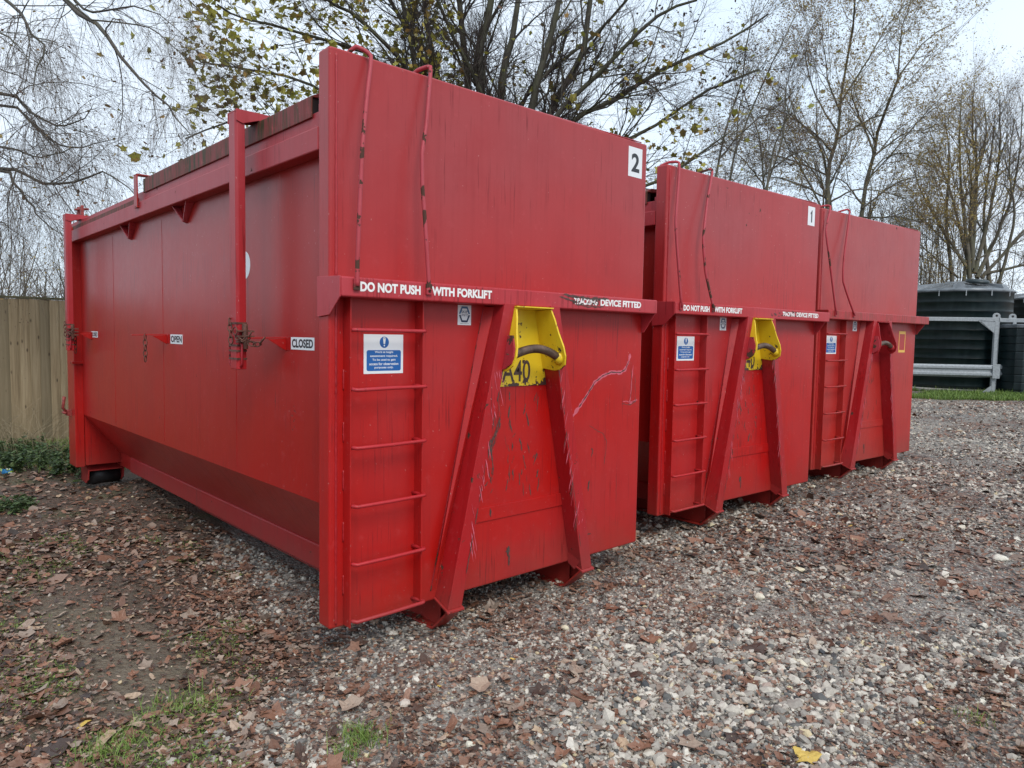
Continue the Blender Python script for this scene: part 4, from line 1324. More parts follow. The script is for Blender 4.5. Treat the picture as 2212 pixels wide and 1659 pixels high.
def spawn(P, R, nch, t0, t1, length, ang, r, n=6, up=0.0, wob=.12, rad=.5, rmax=1e9, tipr=.35, lvar=.35, taper_t=.5):
    B, m, _ = P.shape
    par = np.repeat(np.arange(B), nch)
    K = len(par)
    t = r.uniform(t0, t1, K) * (m - 1)
    i = np.clip(t.astype(int), 0, m - 2); f = (t - i)[:, None]
    a = P[par, i]; b = P[par, i + 1]
    o = a * (1 - f) + b * f
    T = b - a; T /= np.linalg.norm(T, axis=1, keepdims=True) + 1e-9
    rn = r.normal(size=(K, 3)); N = rn - (rn * T).sum(1, keepdims=True) * T
    N /= np.linalg.norm(N, axis=1, keepdims=True) + 1e-9
    an = np.abs(r.normal(ang, ang * .25, K))[:, None]
    d = T * np.cos(an) + N * np.sin(an)
    Ln = length * (1 - taper_t * t / (m - 1)) * np.exp(r.normal(0, lvar, K))
    st = (Ln / (n - 1))[:, None]
    Q = np.zeros((K, n, 3)); Q[:, 0] = o
    for k in range(1, n):
        d = d + r.normal(0, wob, (K, 3)) + np.array([0, 0, up])
        d /= np.linalg.norm(d, axis=1, keepdims=True)
        Q[:, k] = Q[:, k - 1] + d * st
    r0 = np.minimum((R[par, i] * (1 - f[:, 0]) + R[par, i + 1] * f[:, 0]) * rad, rmax)
    RR = r0[:, None] * np.linspace(1, tipr, n)[None]
    return Q, RR

def tubes(P, R, k):
    B, n, _ = P.shape
    T = np.gradient(P, axis=1); T /= np.linalg.norm(T, axis=2, keepdims=True) + 1e-9
    ref = np.zeros((B, 1, 3)); mean = np.abs(T.mean(1)); ref[np.arange(B), 0, mean.argmin(1)] = 1
    N = np.cross(T, ref); N /= np.linalg.norm(N, axis=2, keepdims=True) + 1e-9
    Bn = np.cross(T, N)
    a = np.arange(k) * 2 * np.pi / k
    V = P[:, :, None] + R[:, :, None, None] * (N[:, :, None] * np.cos(a)[None, None, :, None] + Bn[:, :, None] * np.sin(a)[None, None, :, None])
    base = (np.arange(B) * n * k)[:, None, None]
    i = np.arange(n - 1)[None, :, None] * k; j = np.arange(k)[None, None, :]; j2 = (j + 1) % k
    Q = np.stack([base + i + j, base + i + j2, base + i + k + j2, base + i + k + j], -1).reshape(-1, 4)
    return V.reshape(-1, 3), Q

def merge(parts):
    V = []; Q = []; off = 0
    for v, q in parts:
        V.append(v); Q.append(q + off); off += len(v)
    return np.concatenate(V), np.concatenate(Q)

def local(P, base): return P - np.array(base)

def points_on(P, n, r, t0=0.0):
    B, m, _ = P.shape
    b = r.integers(0, B, n); t = r.uniform(t0, 1, n) * (m - 1.001)
    i = t.astype(int); f = (t - i)[:, None]
    return P[b, i] * (1 - f) + P[b, i + 1] * f

def simple_leaf():
    V = np.array([(0, 0, 0), (.5, .45, .06), (1, 0, -.05), (.5, -.45, .06)], float)
    return V, np.array([(0, 1, 2), (0, 2, 3)])

def hang_leaf_temps(r, lobed):
    out = []
    for _ in range(6):
        m = 10
        a = np.linspace(0, 2 * np.pi, m, endpoint=False)
        rad = (.68 + .32 * np.abs(np.cos(2.5 * a)) ** 1.2) if lobed else (.6 + .2 * np.cos(2 * a))
        rad = rad * r.uniform(.85, 1.15, m)
        X = rad * np.cos(a) * (.9 if lobed else 1.1); Y = rad * np.sin(a)
        Z = r.uniform(-.3, .5) * Y ** 2 + r.uniform(-.3, .3) * X ** 2
        V = np.concatenate([[[0, 0, 0]], np.stack([X, Y, Z], -1)])
        out.append((V, np.array([(0, 1 + i, 1 + (i + 1) % m) for i in range(m)])))
    return out

def make_tree(name, label, group, stems, levels, r, barkm, twigm, base, leaves=(), ksides=(8, 5, 4, 3, 3), split=1, cat='tree', thick=1.0):
    """stems: list of (points, r0, r1); levels: spawn settings; leaves: (count, size, temps, mat, tone range, from level)"""
    root = empty(name, base)
    tag(root, label, cat, group)
    nst = 14
    P = np.stack([cr_line(s[0], nst) for s in stems]); Rr = np.stack([thick * (s[1] + (s[2] - s[1]) * np.linspace(0, 1, nst) ** .7) for s in stems])
    P[:, 1:-1] += r.normal(0, .012, P[:, 1:-1].shape)
    lv = [(P, Rr)]
    for L_ in levels:
        src = lv[L_.get('src', len(lv) - 1)]
        a = dict(L_); a.pop('src', None)
        lv.append(spawn(src[0], src[1], r=r, **a))
    b = np.array(base)
    parts = [tubes(lv[i][0] - b, lv[i][1], ksides[min(i, 4)]) for i in range(0, split + 1)]
    V, Q = merge(parts)
    np_mesh('trunk', V, quads=Q, mats=(barkm,), parent=root, smooth=True)
    if len(lv) > split + 1:
        V, Q = merge([tubes(lv[i][0] - b, lv[i][1], ksides[min(i, 4)]) for i in range(split + 1, len(lv))])
        cr = np_mesh('crown', V, quads=Q, mats=(twigm,), parent=root)
    for (cnt, size, temps, mat, tr, lev, nm, filt) in leaves:
        p = points_on(lv[lev][0], cnt, r, .3)
        if filt is not None:
            pr = filt(p); p = p[r.uniform(0, 1, len(p)) < pr]
        p = p - b + r.normal(0, size * .4, p.shape)
        c = len(p)
        if c == 0: continue
        scatter(nm, temps, p, size * np.exp(r.normal(0, .25, c)), rot_mats(c, 1.1, r), r.uniform(tr[0], tr[1], c), (mat,), parent=root)
    return root, lv

def to_px(p):
    d = p - np.array(EYE); z = d @ np.array(FW)
    return IMG_CX + F_PX * (d @ np.array(RT)) / z, IMG_CY - F_PX * (d @ np.array(UP)) / z

# --- big multi-stemmed maple behind the containers
r = np.random.default_rng(101)
D = 13.6
base = at(1085, 800, D); base = (base[0], base[1], zground(base[0], base[1]) - .05)
def stem(px, r0, r1, d0=D, d1=None, zoff=None):
    d1 = d1 or d0
    k = len(px)
    pts = [base] + [at(x, y, d0 + (d1 - d0) * i / (k - 1)) for i, (x, y) in enumerate(px)]
    return (pts, r0, r1)
ms = [
 stem([(1060, 560), (1030, 400), (930, 200), (903, 172), (871, 0), (850, -200)], .10, .03, D, 12.4),
 stem([(1065, 540), (1000, 330), (942, 151), (917, 0), (890, -220)], .10, .03, D, 13.2),
 stem([(1075, 560), (1045, 380), (1012, 197), (994, 0), (975, -250)], .12, .04, D, 13.6),
 stem([(1080, 560), (1060, 380), (1040, 200), (1037, 105), (1061, 0), (1080, -220)], .14, .05, D, 13.2),
 stem([(1085, 560), (1075, 380), (1079, 211), (1100, 105), (1121, 0), (1150, -240)], .13, .04, D, 14.2),
 stem([(1100, 540), (1120, 380), (1147, 231), (1168, 156), (1206, 0), (1245, -200)], .12, .04, D, 13.0),
 stem([(1105, 540), (1140, 380), (1187, 240), (1256, 125), (1275, 0), (1300, -200)], .12, .04, D, 14.5),
 stem([(1110, 540), (1150, 360), (1200, 250), (1318, 134), (1412, 41), (1506, 0)], .09, .02, D, 12.6),
 stem([(1115, 560), (1170, 360), (1237, 263), (1350, 203), (1443, 144), (1568, 91), (1660, 30)], .09, .015, D, 12.8),
 stem([(1120, 560), (1200, 400), (1290, 330), (1400, 280), (1520, 200), (1640, 150)], .08, .015, D, 13.6),
 stem([(1120, 580), (1250, 450), (1400, 400), (1500, 340), (1570, 290)], .07, .012, D, 13.0),
 stem([(1050, 540), (950, 300), (885, 151), (766, 35), (706, 0), (640, -80)], .08, .015, D, 11.8),
 stem([(1040, 540), (920, 260), (819, 130), (678, 81), (538, 46), (470, 10)], .07, .012, D, 11.2),
 stem([(1040, 560), (860, 320), (685, 190), (555, 155), (432, 134)], .06, .010, D, 11.0),
 stem([(1030, 560), (840, 380), (660, 280), (520, 262), (400, 300)], .055, .010, D, 11.3),
 stem([(1090, 540), (1110, 330), (1140, 200), (1300, 60), (1400, -60)], .08, .02, D, 14.4),
 stem([(1070, 540), (1000, 300), (900, 100), (800, -60), (740, -150)], .09, .02, D, 14.0),
 stem([(1090, 500), (1060, 250), (960, 40), (900, -140)], .08, .02, D, 12.8),
]
maple_temps = hang_leaf_temps(r, True)
def maple_filter(p):
    x, y = to_px(p)
    q = .02 + .72 * ((x > 400) & (x < 800) & (y > -50)) + .10 * (x <= 400) + .30 * ((x >= 800) & (x < 1000)) + .55 * ((x > 1310) & (x < 1520) & (y > 230)) + .06 * (x > 1100) * (y > 60)
    return np.clip(q, 0, 1)
def dry_filter(p):
    x, y = to_px(p)
    return np.clip(.05 + .6 * ((x > 1380) & (y < 260)), 0, 1)
make_tree('maple_tree', 'many-stemmed maple with yellow green leaves behind the nearest container', 'trees round the yard', ms,
          [dict(nch=20, t0=.28, t1=1, length=1.75, ang=.62, n=8, up=.05, wob=.13, rad=.42, rmax=.026, tipr=.3),
           dict(nch=12, t0=.15, t1=1, length=.9, ang=.65, n=6, up=.04, wob=.16, rad=.5, rmax=.008, tipr=.35),
           dict(nch=6, t0=.15, t1=1, length=.42, ang=.7, n=4, up=.03, wob=.18, rad=.55, rmax=.0038, tipr=.5)],
          r, B_MAPLE, B_TWIG, base,
          leaves=((17000, .054, maple_temps, L_MAPLE, (.1, .98), 3, 'leaves', maple_filter),
                  (9000, .028, hang_leaf_temps(r, False), L_DRY, (0, 1), 3, 'seed_heads', dry_filter)))

# --- weeping birch overhanging from the left
r = np.random.default_rng(202)
bt = at(-560, 900, 10.4); bt = (bt[0], bt[1], zground(bt[0], bt[1]) - .05)
def limb(px, r0, r1, d0, d1, root_=None):
    k = len(px)
    return ([at(x, y, d0 + (d1 - d0) * i / (k - 1)) for i, (x, y) in enumerate(px)], r0, r1)
trunk_pts = [bt, at(-540, 500, 10.4), at(-500, 100, 10.3), at(-430, -300, 10.1), at(-380, -700, 10.0)]
bs_ = [
 (trunk_pts, .17, .06),
 limb([(-520, 300), (-250, 220), (0, 200), (59, 237), (111, 269), (158, 265), (198, 233)], .06, .008, 10.3, 8.6),
 limb([(-520, 330), (-250, 240), (0, 222), (71, 269), (127, 309), (170, 317), (245, 301)], .05, .008, 10.3, 9.0),
 limb([(-520, 420), (-250, 330), (0, 317), (48, 332), (95, 340), (158, 317)], .045, .008, 10.4, 8.2),
 limb([(-530, 480), (-250, 380), (0, 364), (51, 380), (111, 396), (166, 392), (214, 372), (253, 388), (300, 430)], .06, .008, 10.4, 8.4),
 limb([(-530, 470), (-250, 370), (0, 366), (32, 404), (71, 439), (91, 475), (134, 507)], .055, .007, 10.4, 8.8),
 limb([(-450, -200), (-200, -160), (8, 0), (51, 36), (71, 79), (95, 103), (83, 150), (70, 200)], .06, .006, 10.1, 8.2),
 limb([(-400, -500), (-100, -260), (135, 0), (206, 44), (237, 87), (277, 142), (309, 182), (340, 206), (372, 237), (396, 269), (420, 301)], .075, .006, 10.0, 8.6),
 limb([(135, -10), (206, 44), (277, 47), (336, 67), (376, 103), (420, 131), (475, 150)], .024, .006, 9.2, 9.0),
 limb([(-380, -650), (0, -200), (158, 0), (214, 24), (277, 12), (340, 30), (400, 80)], .05, .006, 10.0, 9.6),
 limb([(-380, -600), (-50, -300), (200, -140), (330, -60), (430, 20), (480, 90)], .05, .006, 10.0, 9.2),
 limb([(-450, -100), (-250, -60), (-60, 40), (30, 90), (60, 130)], .05, .006, 10.1, 8.0),
 limb([(-450, 0), (-280, 60), (-100, 120), (0, 150), (90, 190)], .045, .006, 10.1, 9.0),
 limb([(-480, 100), (-300, 400), (-100, 470), (0, 480), (60, 520)], .04, .006, 10.3, 9.2),
]
def catkin_filter(p):
    x, y = to_px(p)
    return np.clip(1.0 * (x < 620), 0, 1)
make_tree('birch_tree', 'weeping birch with fine bare drooping twigs overhanging from the left edge', 'trees round the yard', bs_,
          [dict(nch=17, t0=.30, t1=1, length=1.15, ang=.75, n=8, up=-.05, wob=.16, rad=.4, rmax=.011, tipr=.35),
           dict(nch=9, t0=.1, t1=1, length=.75, ang=.7, n=8, up=-.20, wob=.15, rad=.5, rmax=.0036, tipr=.5),
           dict(nch=5, t0=.1, t1=1, length=.42, ang=.55, n=6, up=-.26, wob=.13, rad=.6, rmax=.0014, tipr=.7)],
          r, B_BIRCH, B_TWIG2, bt,
          thick=.62, leaves=((16000, .012, [simple_leaf()], L_DRY, (0, 1), 3, 'catkins', catkin_filter),
                  (420, .026, hang_leaf_temps(r, False), L_BIRCH, (0, .7), 2, 'leaves', None)))

# --- trees beyond, on the right
def far_tree(seed, label, depth, stems, leafn, leaf_mat, leaf_size, length=2.6, name='birch_tree', leaf_tone=(0, 1), up=.05, up2=-.04, density=(16, 8, 6), tw=1.0, twm=None):
    r = np.random.default_rng(seed)
    b = at(stems[0][0][0][0], 760, depth); b = (b[0], b[1], zground(b[0], b[1]) - .05)
    ss = []
    for px, r0, r1, first in stems:
        pts = ([b] if first else []) + [at(x, y, depth + r.normal(0, .02)) if i == 0 else at(x, y, depth + r.uniform(-1, 1) * .35 * i) for i, (x, y) in enumerate(px)]
        ss.append((pts, r0, r1))
    lv = ()
    if leafn: lv = ((leafn, leaf_size, [simple_leaf()], leaf_mat, leaf_tone, 3, 'leaves', None),)
    return make_tree(name, label, 'trees round the yard', ss,
        [dict(nch=density[0], t0=.15, t1=1, length=length, ang=.55, n=8, up=up, wob=.12, rad=.42, rmax=.04, tipr=.25),
         dict(nch=density[1], t0=.12, t1=1, length=length * .42, ang=.6, n=6, up=up2, wob=.15, rad=.5, rmax=.013 * tw, tipr=.4),
         dict(nch=density[2], t0=.12, t1=1, length=length * .19, ang=.6, n=4, up=up2, wob=.18, rad=.6, rmax=.0055 * tw, tipr=.6)],
        r, B_FAR, twm or B_TWIG2, b, leaves=lv, thick=.72)

far_tree(301, 'tall birch with tiny gold leaves behind the middle and farthest containers', 23.0, [
   ([(1787, 560), (1787, 446), (1791, 356), (1810, 293), (1817, 206), (1840, 75), (1847, 0), (1850, -40)], .16, .02, True),
   ([(1800, 500), (1776, 326), (1720, 259), (1701, 240), (1660, 180)], .08, .01, False),
   ([(1810, 300), (1870, 262), (1926, 240), (1960, 215)], .05, .01, False),
   ([(1815, 240), (1790, 180), (1780, 100), (1775, 40)], .05, .01, False),
   ([(1788, 430), (1730, 400), (1650, 380), (1590, 390)], .05, .01, False),
   ([(1788, 440), (1850, 410), (1930, 420), (1980, 440)], .05, .01, False),
   ([(1790, 380), (1720, 350), (1640, 330), (1600, 350)], .05, .01, False),
   ([(1800, 330), (1750, 280), (1690, 250), (1640, 270)], .05, .01, False),
   ([(1787, 420), (1740, 350), (1680, 310)], .05, .01, False),
   ([(1790, 400), (1830, 330), (1850, 260)], .05, .01, False),
   ([(1812, 290), (1760, 200), (1740, 120), (1752, 60)], .05, .01, False),
   ([(1817, 220), (1880, 120), (1920, 50), (1960, 5)], .05, .01, False)], 36000, L_BIRCH, .038)
far_tree(302, 'leaning birch with gold leaves between the farthest container and the bare tree', 24.0, [
   ([(1865, 560), (1862, 450), (1885, 338), (1903, 263), (1937, 180), (1952, 150), (2005, 82), (2060, 50)], .15, .015, True),
   ([(1890, 330), (1860, 260), (1840, 200), (1850, 140)], .06, .01, False),
   ([(1885, 340), (1950, 290), (2000, 280), (2030, 260)], .05, .01, False),
   ([(1862, 450), (1930, 400), (2000, 380), (2060, 400)], .05, .01, False),
   ([(1865, 420), (1900, 350), (1960, 330), (2010, 350)], .05, .01, False),
   ([(1862, 440), (1820, 390), (1770, 380)], .05, .01, False),
   ([(1865, 470), (1950, 470), (2020, 490)], .05, .01, False),
   ([(1940, 180), (1945, 90), (1960, 20), (1990, -20)], .05, .01, False)], 36000, L_BIRCH, .038, leaf_tone=(.3, 1))
far_tree(303, 'many-stemmed bare tree rising behind the dark tanks', 26.0, [
   ([(2095, 640), (2085, 480), (2075, 410), (2073, 270), (2080, 190)], .16, .02, True),
   ([(2090, 560), (2060, 440), (2030, 350), (2005, 270)], .10, .01, False),
   ([(2100, 580), (2100, 430), (2130, 300), (2125, 210)], .13, .015, False),
   ([(2105, 590), (2140, 450), (2160, 330), (2160, 200)], .13, .015, False),
   ([(2110, 600), (2170, 470), (2200, 350), (2210, 220)], .12, .015, False),
   ([(2090, 580), (2020, 470), (1985, 400), (1960, 330)], .09, .01, False),
   ([(2120, 600), (2210, 500), (2270, 420), (2300, 330)], .10, .01, False),
   ([(2100, 560), (2110, 380), (2100, 280), (2105, 180)], .12, .015, False),
   ([(2060, 640), (2045, 480), (2050, 350), (2040, 250)], .12, .015, False),
   ([(2140, 640), (2125, 480), (2140, 340), (2150, 240)], .12, .015, False),
   ([(2080, 620), (2100, 450), (2090, 330), (2060, 230)], .10, .012, False),
   ([(2150, 640), (2190, 480), (2180, 360), (2190, 250)], .10, .012, False),
   ([(2070, 600), (2000, 540), (1960, 500)], .06, .01, False),
   ([(2090, 570), (2020, 500), (1970, 440)], .06, .01, False),
   ([(2110, 560), (2160, 540), (2230, 560)], .06, .01, False),
   ([(2130, 590), (2260, 560), (2330, 520), (2400, 480)], .08  , .01, False)], 12000, L_BIRCH, .034, name='bare_tree', up=.10, up2=.06, leaf_tone=(0, .6))
far_tree(304, 'slender dark sapling leaning right above the middle container', 17.0, [
   ([(1540, 560), (1550, 359), (1569, 281), (1600, 180), (1620, 60), (1640, -20)], .06, .012, True),
   ([(1556, 340), (1620, 270), (1680, 230), (1720, 190)], .035, .008, False)], 900, L_DRY, .03, name='sapling', length=1.9, up=.10, up2=.08, density=(12, 7, 4), twm=B_TWIG)
far_tree(305, 'slender dark sapling right of the first one above the middle container', 18.0, [
   ([(1570, 560), (1578, 388), (1594, 312), (1631, 219), (1690, 90), (1730, 10)], .065, .012, True),
   ([(1590, 330), (1600, 220), (1660, 120)], .03, .008, False),
   ([(1650, 480), (1665, 350), (1700, 250), (1740, 170)], .05, .008, False)], 900, L_DRY, .03, name='sapling', length=1.9, up=.10, up2=.08, density=(12, 7, 4), twm=B_TWIG)
far_tree(306, 'bare tree at the far right edge beyond the second tank', 28.0, [
   ([(2330, 640), (2320, 480), (2290, 330), (2260, 220), (2240, 150)], .15, .02, True),
   ([(2320, 560), (2380, 400), (2400, 250)], .12, .015, False),
   ([(2320, 520), (2250, 430), (2200, 380)], .10, .01, False),
   ([(2330, 500), (2340, 330), (2320, 180)], .12, .015, False)], 4000, L_BIRCH, .034, name='bare_tree', up=.10, up2=.06, leaf_tone=(0, .6))

# low thickets closing the view behind the tanks and over the fence
def thicket(seed, label, x0, x1, y_top, depth, nst, leafn, tone=(0, 1), up=.05, mat=None, lm=None, name='shrub', low=790, ls=.035, group='thickets beyond the yard', hgt=None):
    r = np.random.default_rng(seed)
    ss = []
    b = at((x0 + x1) / 2, low, depth); b = (b[0], b[1], zground(b[0], b[1]) - .05)
    for k in range(nst):
        xb = r.uniform(x0, x1); dd = depth + r.uniform(-1.2, 1.2)
        xt = xb + r.normal(0, (x1 - x0) * .22); yt = y_top + abs(r.normal(0, 35))
        p0 = at(xb, low, dd); p0 = (p0[0], p0[1], zground(p0[0], p0[1]) - .03)
        ss.append(([p0, at(xb * .7 + xt * .3, low * .6 + yt * .4, dd), at(xt, yt, dd)], r.uniform(.02, .05), .008))
    lv = ((leafn, ls, [simple_leaf()], lm or L_BIRCH, tone, 3, 'leaves', None),) if leafn else ()
    make_tree(name, label, group, ss,
        [dict(nch=9, t0=.05, t1=1, length=1.6, ang=.7, n=6, up=up, wob=.16, rad=.5, rmax=.02, tipr=.3, taper_t=.3),
         dict(nch=7, t0=.1, t1=1, length=.8, ang=.7, n=5, up=.0, wob=.2, rad=.6, rmax=.010, tipr=.4),
         dict(nch=4, t0=.1, t1=1, length=.4, ang=.7, n=4, up=.0, wob=.2, rad=.6, rmax=.006, tipr=.6)],
        r, B_FAR, mat or B_TWIG2, b, leaves=lv, cat='shrub')
thicket(401, 'tangled brown thicket behind the nearest dark tank', 1950, 2130, 455, 27, 22, 9000, (.1, .9))
thicket(402, 'tangled brown thicket at the right edge behind the tanks', 2120, 2330, 455, 28, 20, 8000, (0, .7))
thicket(403, 'leafy yellow brown thicket showing above the farthest container', 1760, 1985, 420, 26, 26, 15000, (.2, 1))
thicket(404, 'thin bare thicket rising over the fence at the left edge', -60, 60, 500, 17, 14, 700, (.3, 1), .12)
thicket(405, 'thin bare thicket over the fence beside the nearest container', 40, 170, 560, 15, 12, 900, (.3, 1), .1)
far_tree(307, 'bare branching tree filling the sky behind the middle container', 21.0, [
   ([(1640, 600), (1650, 420), (1640, 300), (1600, 180), (1580, 80)], .08, .01, True),
   ([(1650, 420), (1690, 300), (1700, 180), (1730, 90)], .05, .01, False),
   ([(1650, 400), (1600, 340), (1540, 300)], .04, .01, False),
   ([(1650, 380), (1720, 330), (1780, 330)], .04, .01, False)], 6000, L_BIRCH, .034, name='bare_tree', up=.06, up2=.03, leaf_tone=(0, .6), length=2.2)
thicket(407, 'golden brown thicket between the birches and the bare tree', 1880, 2060, 430, 25, 16, 12000, (.2, 1))
thicket(406, 'brown thicket showing between the nearest and middle containers', 1400, 1700, 370, 22, 18, 5000, (.1, .9))
r = np.random.default_rng(77)
# far woodland floor line
def far_bank():
    V = []; 
    n = 260
    for k in range(n):
        a = -1.4 + 2.8 * k / (n - 1)
        dx = FW.x * math.cos(a) - FW.y * math.sin(a); dy = FW.x * math.sin(a) + FW.y * math.cos(a)
        rad = 70 + 10 * math.sin(k * .13)
        h = 2.6 + 1.0 * math.sin(k * .31) + .6 * math.sin(k * .83) + r.uniform(-.35, .35)
        for rr_, z in ((rad, -.3), (rad + .5, h * .45), (rad + 2, h * .85), (rad + 4, h), (rad + 9, h * .8), (rad + 14, -.3)):
            V.append((EYE.x + dx * rr_, EYE.y + dy * rr_, z + (r.uniform(-.25, .25) if z > 0 else 0)))
    i = np.arange(n - 1)[:, None] * 6 + np.arange(5)[None]
    Q = np.stack([i, i + 1, i + 7, i + 6], -1).reshape(-1, 4)
    t = NT('distant_woodland')
    nn = t.noise(t.obj(), 1.6, 6, .7)
    t.base(t.ramp(nn, [(.3, (.05, .042, .03)), (.55, (.11, .09, .055)), (.75, (.17, .14, .08))])); t.rough(.95)
    t.bump(nn, 1.0, .5)
    o = np_mesh('far_woodland', np.array(V), quads=Q, mats=(t.m,))
    tag(o, kind='stuff', label='distant brown woodland along the horizon', cat='woodland')
far_bank()

# ------------------------------------------------------------------ fence
def wood():
    t = NT('weathered_softwood')
    o = t.obj()
    a = t.new('ShaderNodeAttribute'); a.attribute_name = 'tone'
    g = t.mapped(scale=(26, 26, 1.1))
    sh = t.new('ShaderNodeCombineXYZ'); t.link(t.math('MULTIPLY', a.outputs['Fac'], 37.0), sh.inputs[2])
    ad = t.new('ShaderNodeVectorMath'); ad.operation = 'ADD'; t.link(g, ad.inputs[0]); t.link(sh.outputs[0], ad.inputs[1])
    n = t.noise(ad.outputs[0], 1.0, 5, .6, .8)
    c = t.ramp(n, [(.25, (.20, .145, .08)), (.5, (.33, .25, .145)), (.75, (.45, .36, .225))])
    c = t.mix(t.ramp(a.outputs['Fac'], [(0, 0.0), (1, .65)]), c, (.17, .14, .085))
    # knots
    kv = t.voro(t.mapped(scale=(9, 9, 3.4)), 1.0, 'F1', 'Distance', 1.0)
    c = t.mix(t.ramp(kv, [(.05, .85), (.13, 0.0)]), c, (.055, .032, .018))
    # green algae low down and under the cap
    sep = t.new('ShaderNodeSeparateXYZ'); t.link(o, sep.inputs[0])
    lo = t.new('ShaderNodeMapRange'); t.link(t.math('ADD', sep.outputs[2], t.math('MULTIPLY', n, .6)), lo.inputs[0])
    lo.inputs[1].default_value = .95; lo.inputs[2].default_value = .25
    c = t.mix(t.math('MULTIPLY', lo.outputs[0], .45), c, (.085, .08, .045))
    t.base(c); t.rough(.8); t.bump(n, .35, .004)
    return t.m
WOOD = wood()
def fence():
    A = Vector(at(-420, 900, 9.0)); B = Vector(at(137, 900, 10.9))
    A.z = B.z = 0
    dirv = (B - A).normalized(); nrm = Vector((-dirv.y, dirv.x, 0))
    ang = math.atan2(dirv.y, dirv.x)
    root = empty('wooden_fence', (A.x, A.y, 0), ang)
    tag(root, 'tall closeboard wooden fence with green-edged cap rail at the left', 'fence')
    Ln = 15.0
    rr = random.Random(3)
    V = []; Fc = []; T = []
    x = 0.0; k = 0
    while x < Ln:
        w = .125; ov = .022
        top = 2.085 + rr.uniform(-.004, .004)
        y0 = rr.uniform(-.003, .003)
        # feather-edge board: thick on one side, overlapping the thin edge of the last
        lean = rr.uniform(-.004, .004)
        q = [(x, -.030 + y0), (x + .004, -.033 + y0), (x + w + ov, -.007 + y0), (x + w + ov, .0)]
        nseg = 7
        b0 = len(V)
        for s in range(nseg + 1):
            z = .03 + (top - .03) * s / nseg
            wv = .0025 * math.sin(s * 1.7 + k)
            for (a, b) in q: V.append((a + lean * s / nseg, b + wv, z))
            T += [rr.random() if s == 0 and False else 0.0] * 4
        tn = rr.random()
        for i in range(b0, len(V)): T[i] = tn
        for s in range(nseg):
            for j in range(4):
                a = b0 + s * 4 + j; b = b0 + s * 4 + (j + 1) % 4
                Fc.append((a, b, b + 4, a + 4))
        Fc.append((b0 + nseg * 4, b0 + nseg * 4 + 1, b0 + nseg * 4 + 2, b0 + nseg * 4 + 3))
        x += w; k += 1
    np_mesh('boards', np.array(V), quads=np.array(Fc), mats=(WOOD,), tone=np.array(T), parent=root)
    mb = MB(); mb.box(0, Ln, -.035, .028, 2.09, 2.122)
    t = NT('mossy_cap_rail'); nn = t.noise(t.obj(), 7, 5, .6)
    t.base(t.ramp(nn, [(.35, (.05, .055, .025)), (.7, (.15, .13, .07))])); t.rough(.85)
    mb.build('cap_rail', t.m, root, .004)
    for z in (.45, 1.1, 1.8):
        mb = MB(); mb.box(0, Ln, .001, .05, z, z + .08); mb.build('rail', WOOD, root)
    for k in range(6):
        mb = MB(); mb.box(k * 2.6 + .1, k * 2.6 + .2, .051, .15, 0, 2.05); mb.build('post', WOOD, root, .004)
    mb = MB(); mb.box(0, Ln, -.026, .0, -.05, .028); mb.build('gravel_board', WOOD, root, .003)
    return root, A, dirv
fr_root, FA, FD = fence()

# nettles and brambles at the foot of the fence
M_NETTLE = tone_mat('nettle_leaves', [(0, (.025, .045, .015)), (.5, (.055, .10, .03)), (1, (.12, .17, .06))], .5, trans=.2)
M_STALK = simple('dry_stalks', (.23, .18, .11), .8, 0, .3, 30)
def weed(px, py, depth, n, hgt, spread, label, seed):
    r = np.random.default_rng(seed)
    b = at(px, py, depth); b = (b[0], b[1], zground(b[0], b[1]))
    root = empty('nettle_clump', b)
    tag(root, label, 'weeds', 'weeds along the foot of the fence')
    P = np.zeros((n, 6, 3))
    q = r.normal(0, spread, (n, 2)); d = r.normal(0, .35, (n, 2))
    hh = hgt * r.uniform(.5, 1.15, n)
    for k in range(6):
        f = k / 5
        P[:, k, 0] = q[:, 0] + d[:, 0] * hh * f ** 1.5; P[:, k, 1] = q[:, 1] + d[:, 1] * hh * f ** 1.5; P[:, k, 2] = hh * f * (1 - .15 * f)
    V, Q = tubes(P, np.full((n, 6), .0022), 4)
    np_mesh('stems', V, quads=Q, mats=(M_NETTLE,), tone=np.full(len(V), .3), parent=root)
    c = n * 26
    p = points_on(P, c, r, .15) + r.normal(0, .018, (c, 3))
    lf = [leaf_temp(r, False, 8) for _ in range(5)]
    scatter('leaves', lf, p, .028 * np.exp(r.normal(0, .3, c)), rot_mats(c, .5, r), r.uniform(0, 1, c), (M_NETTLE,), parent=root)
weed(35, 900, 9.3, 60, .32, .28, 'dark nettle clump at the left edge below the fence', 1)
weed(95, 930, 9.0, 40, .25, .22, 'nettle clump in the middle before the fence boards', 2)
weed(132, 960, 8.2, 36, .24, .20, 'pale green nettle clump touching the container rear post', 3)
weed(60, 990, 8.0, 30, .2, .25, 'low nettle patch nearer than the fence clumps', 4)
weed(-60, 960, 8.6, 50, .35, .3, 'nettle clump just outside the left picture edge', 5)
weed(15, 1060, 6.6, 26, .10, .16, 'low dark weed patch at the left edge by the leaf litter', 6)
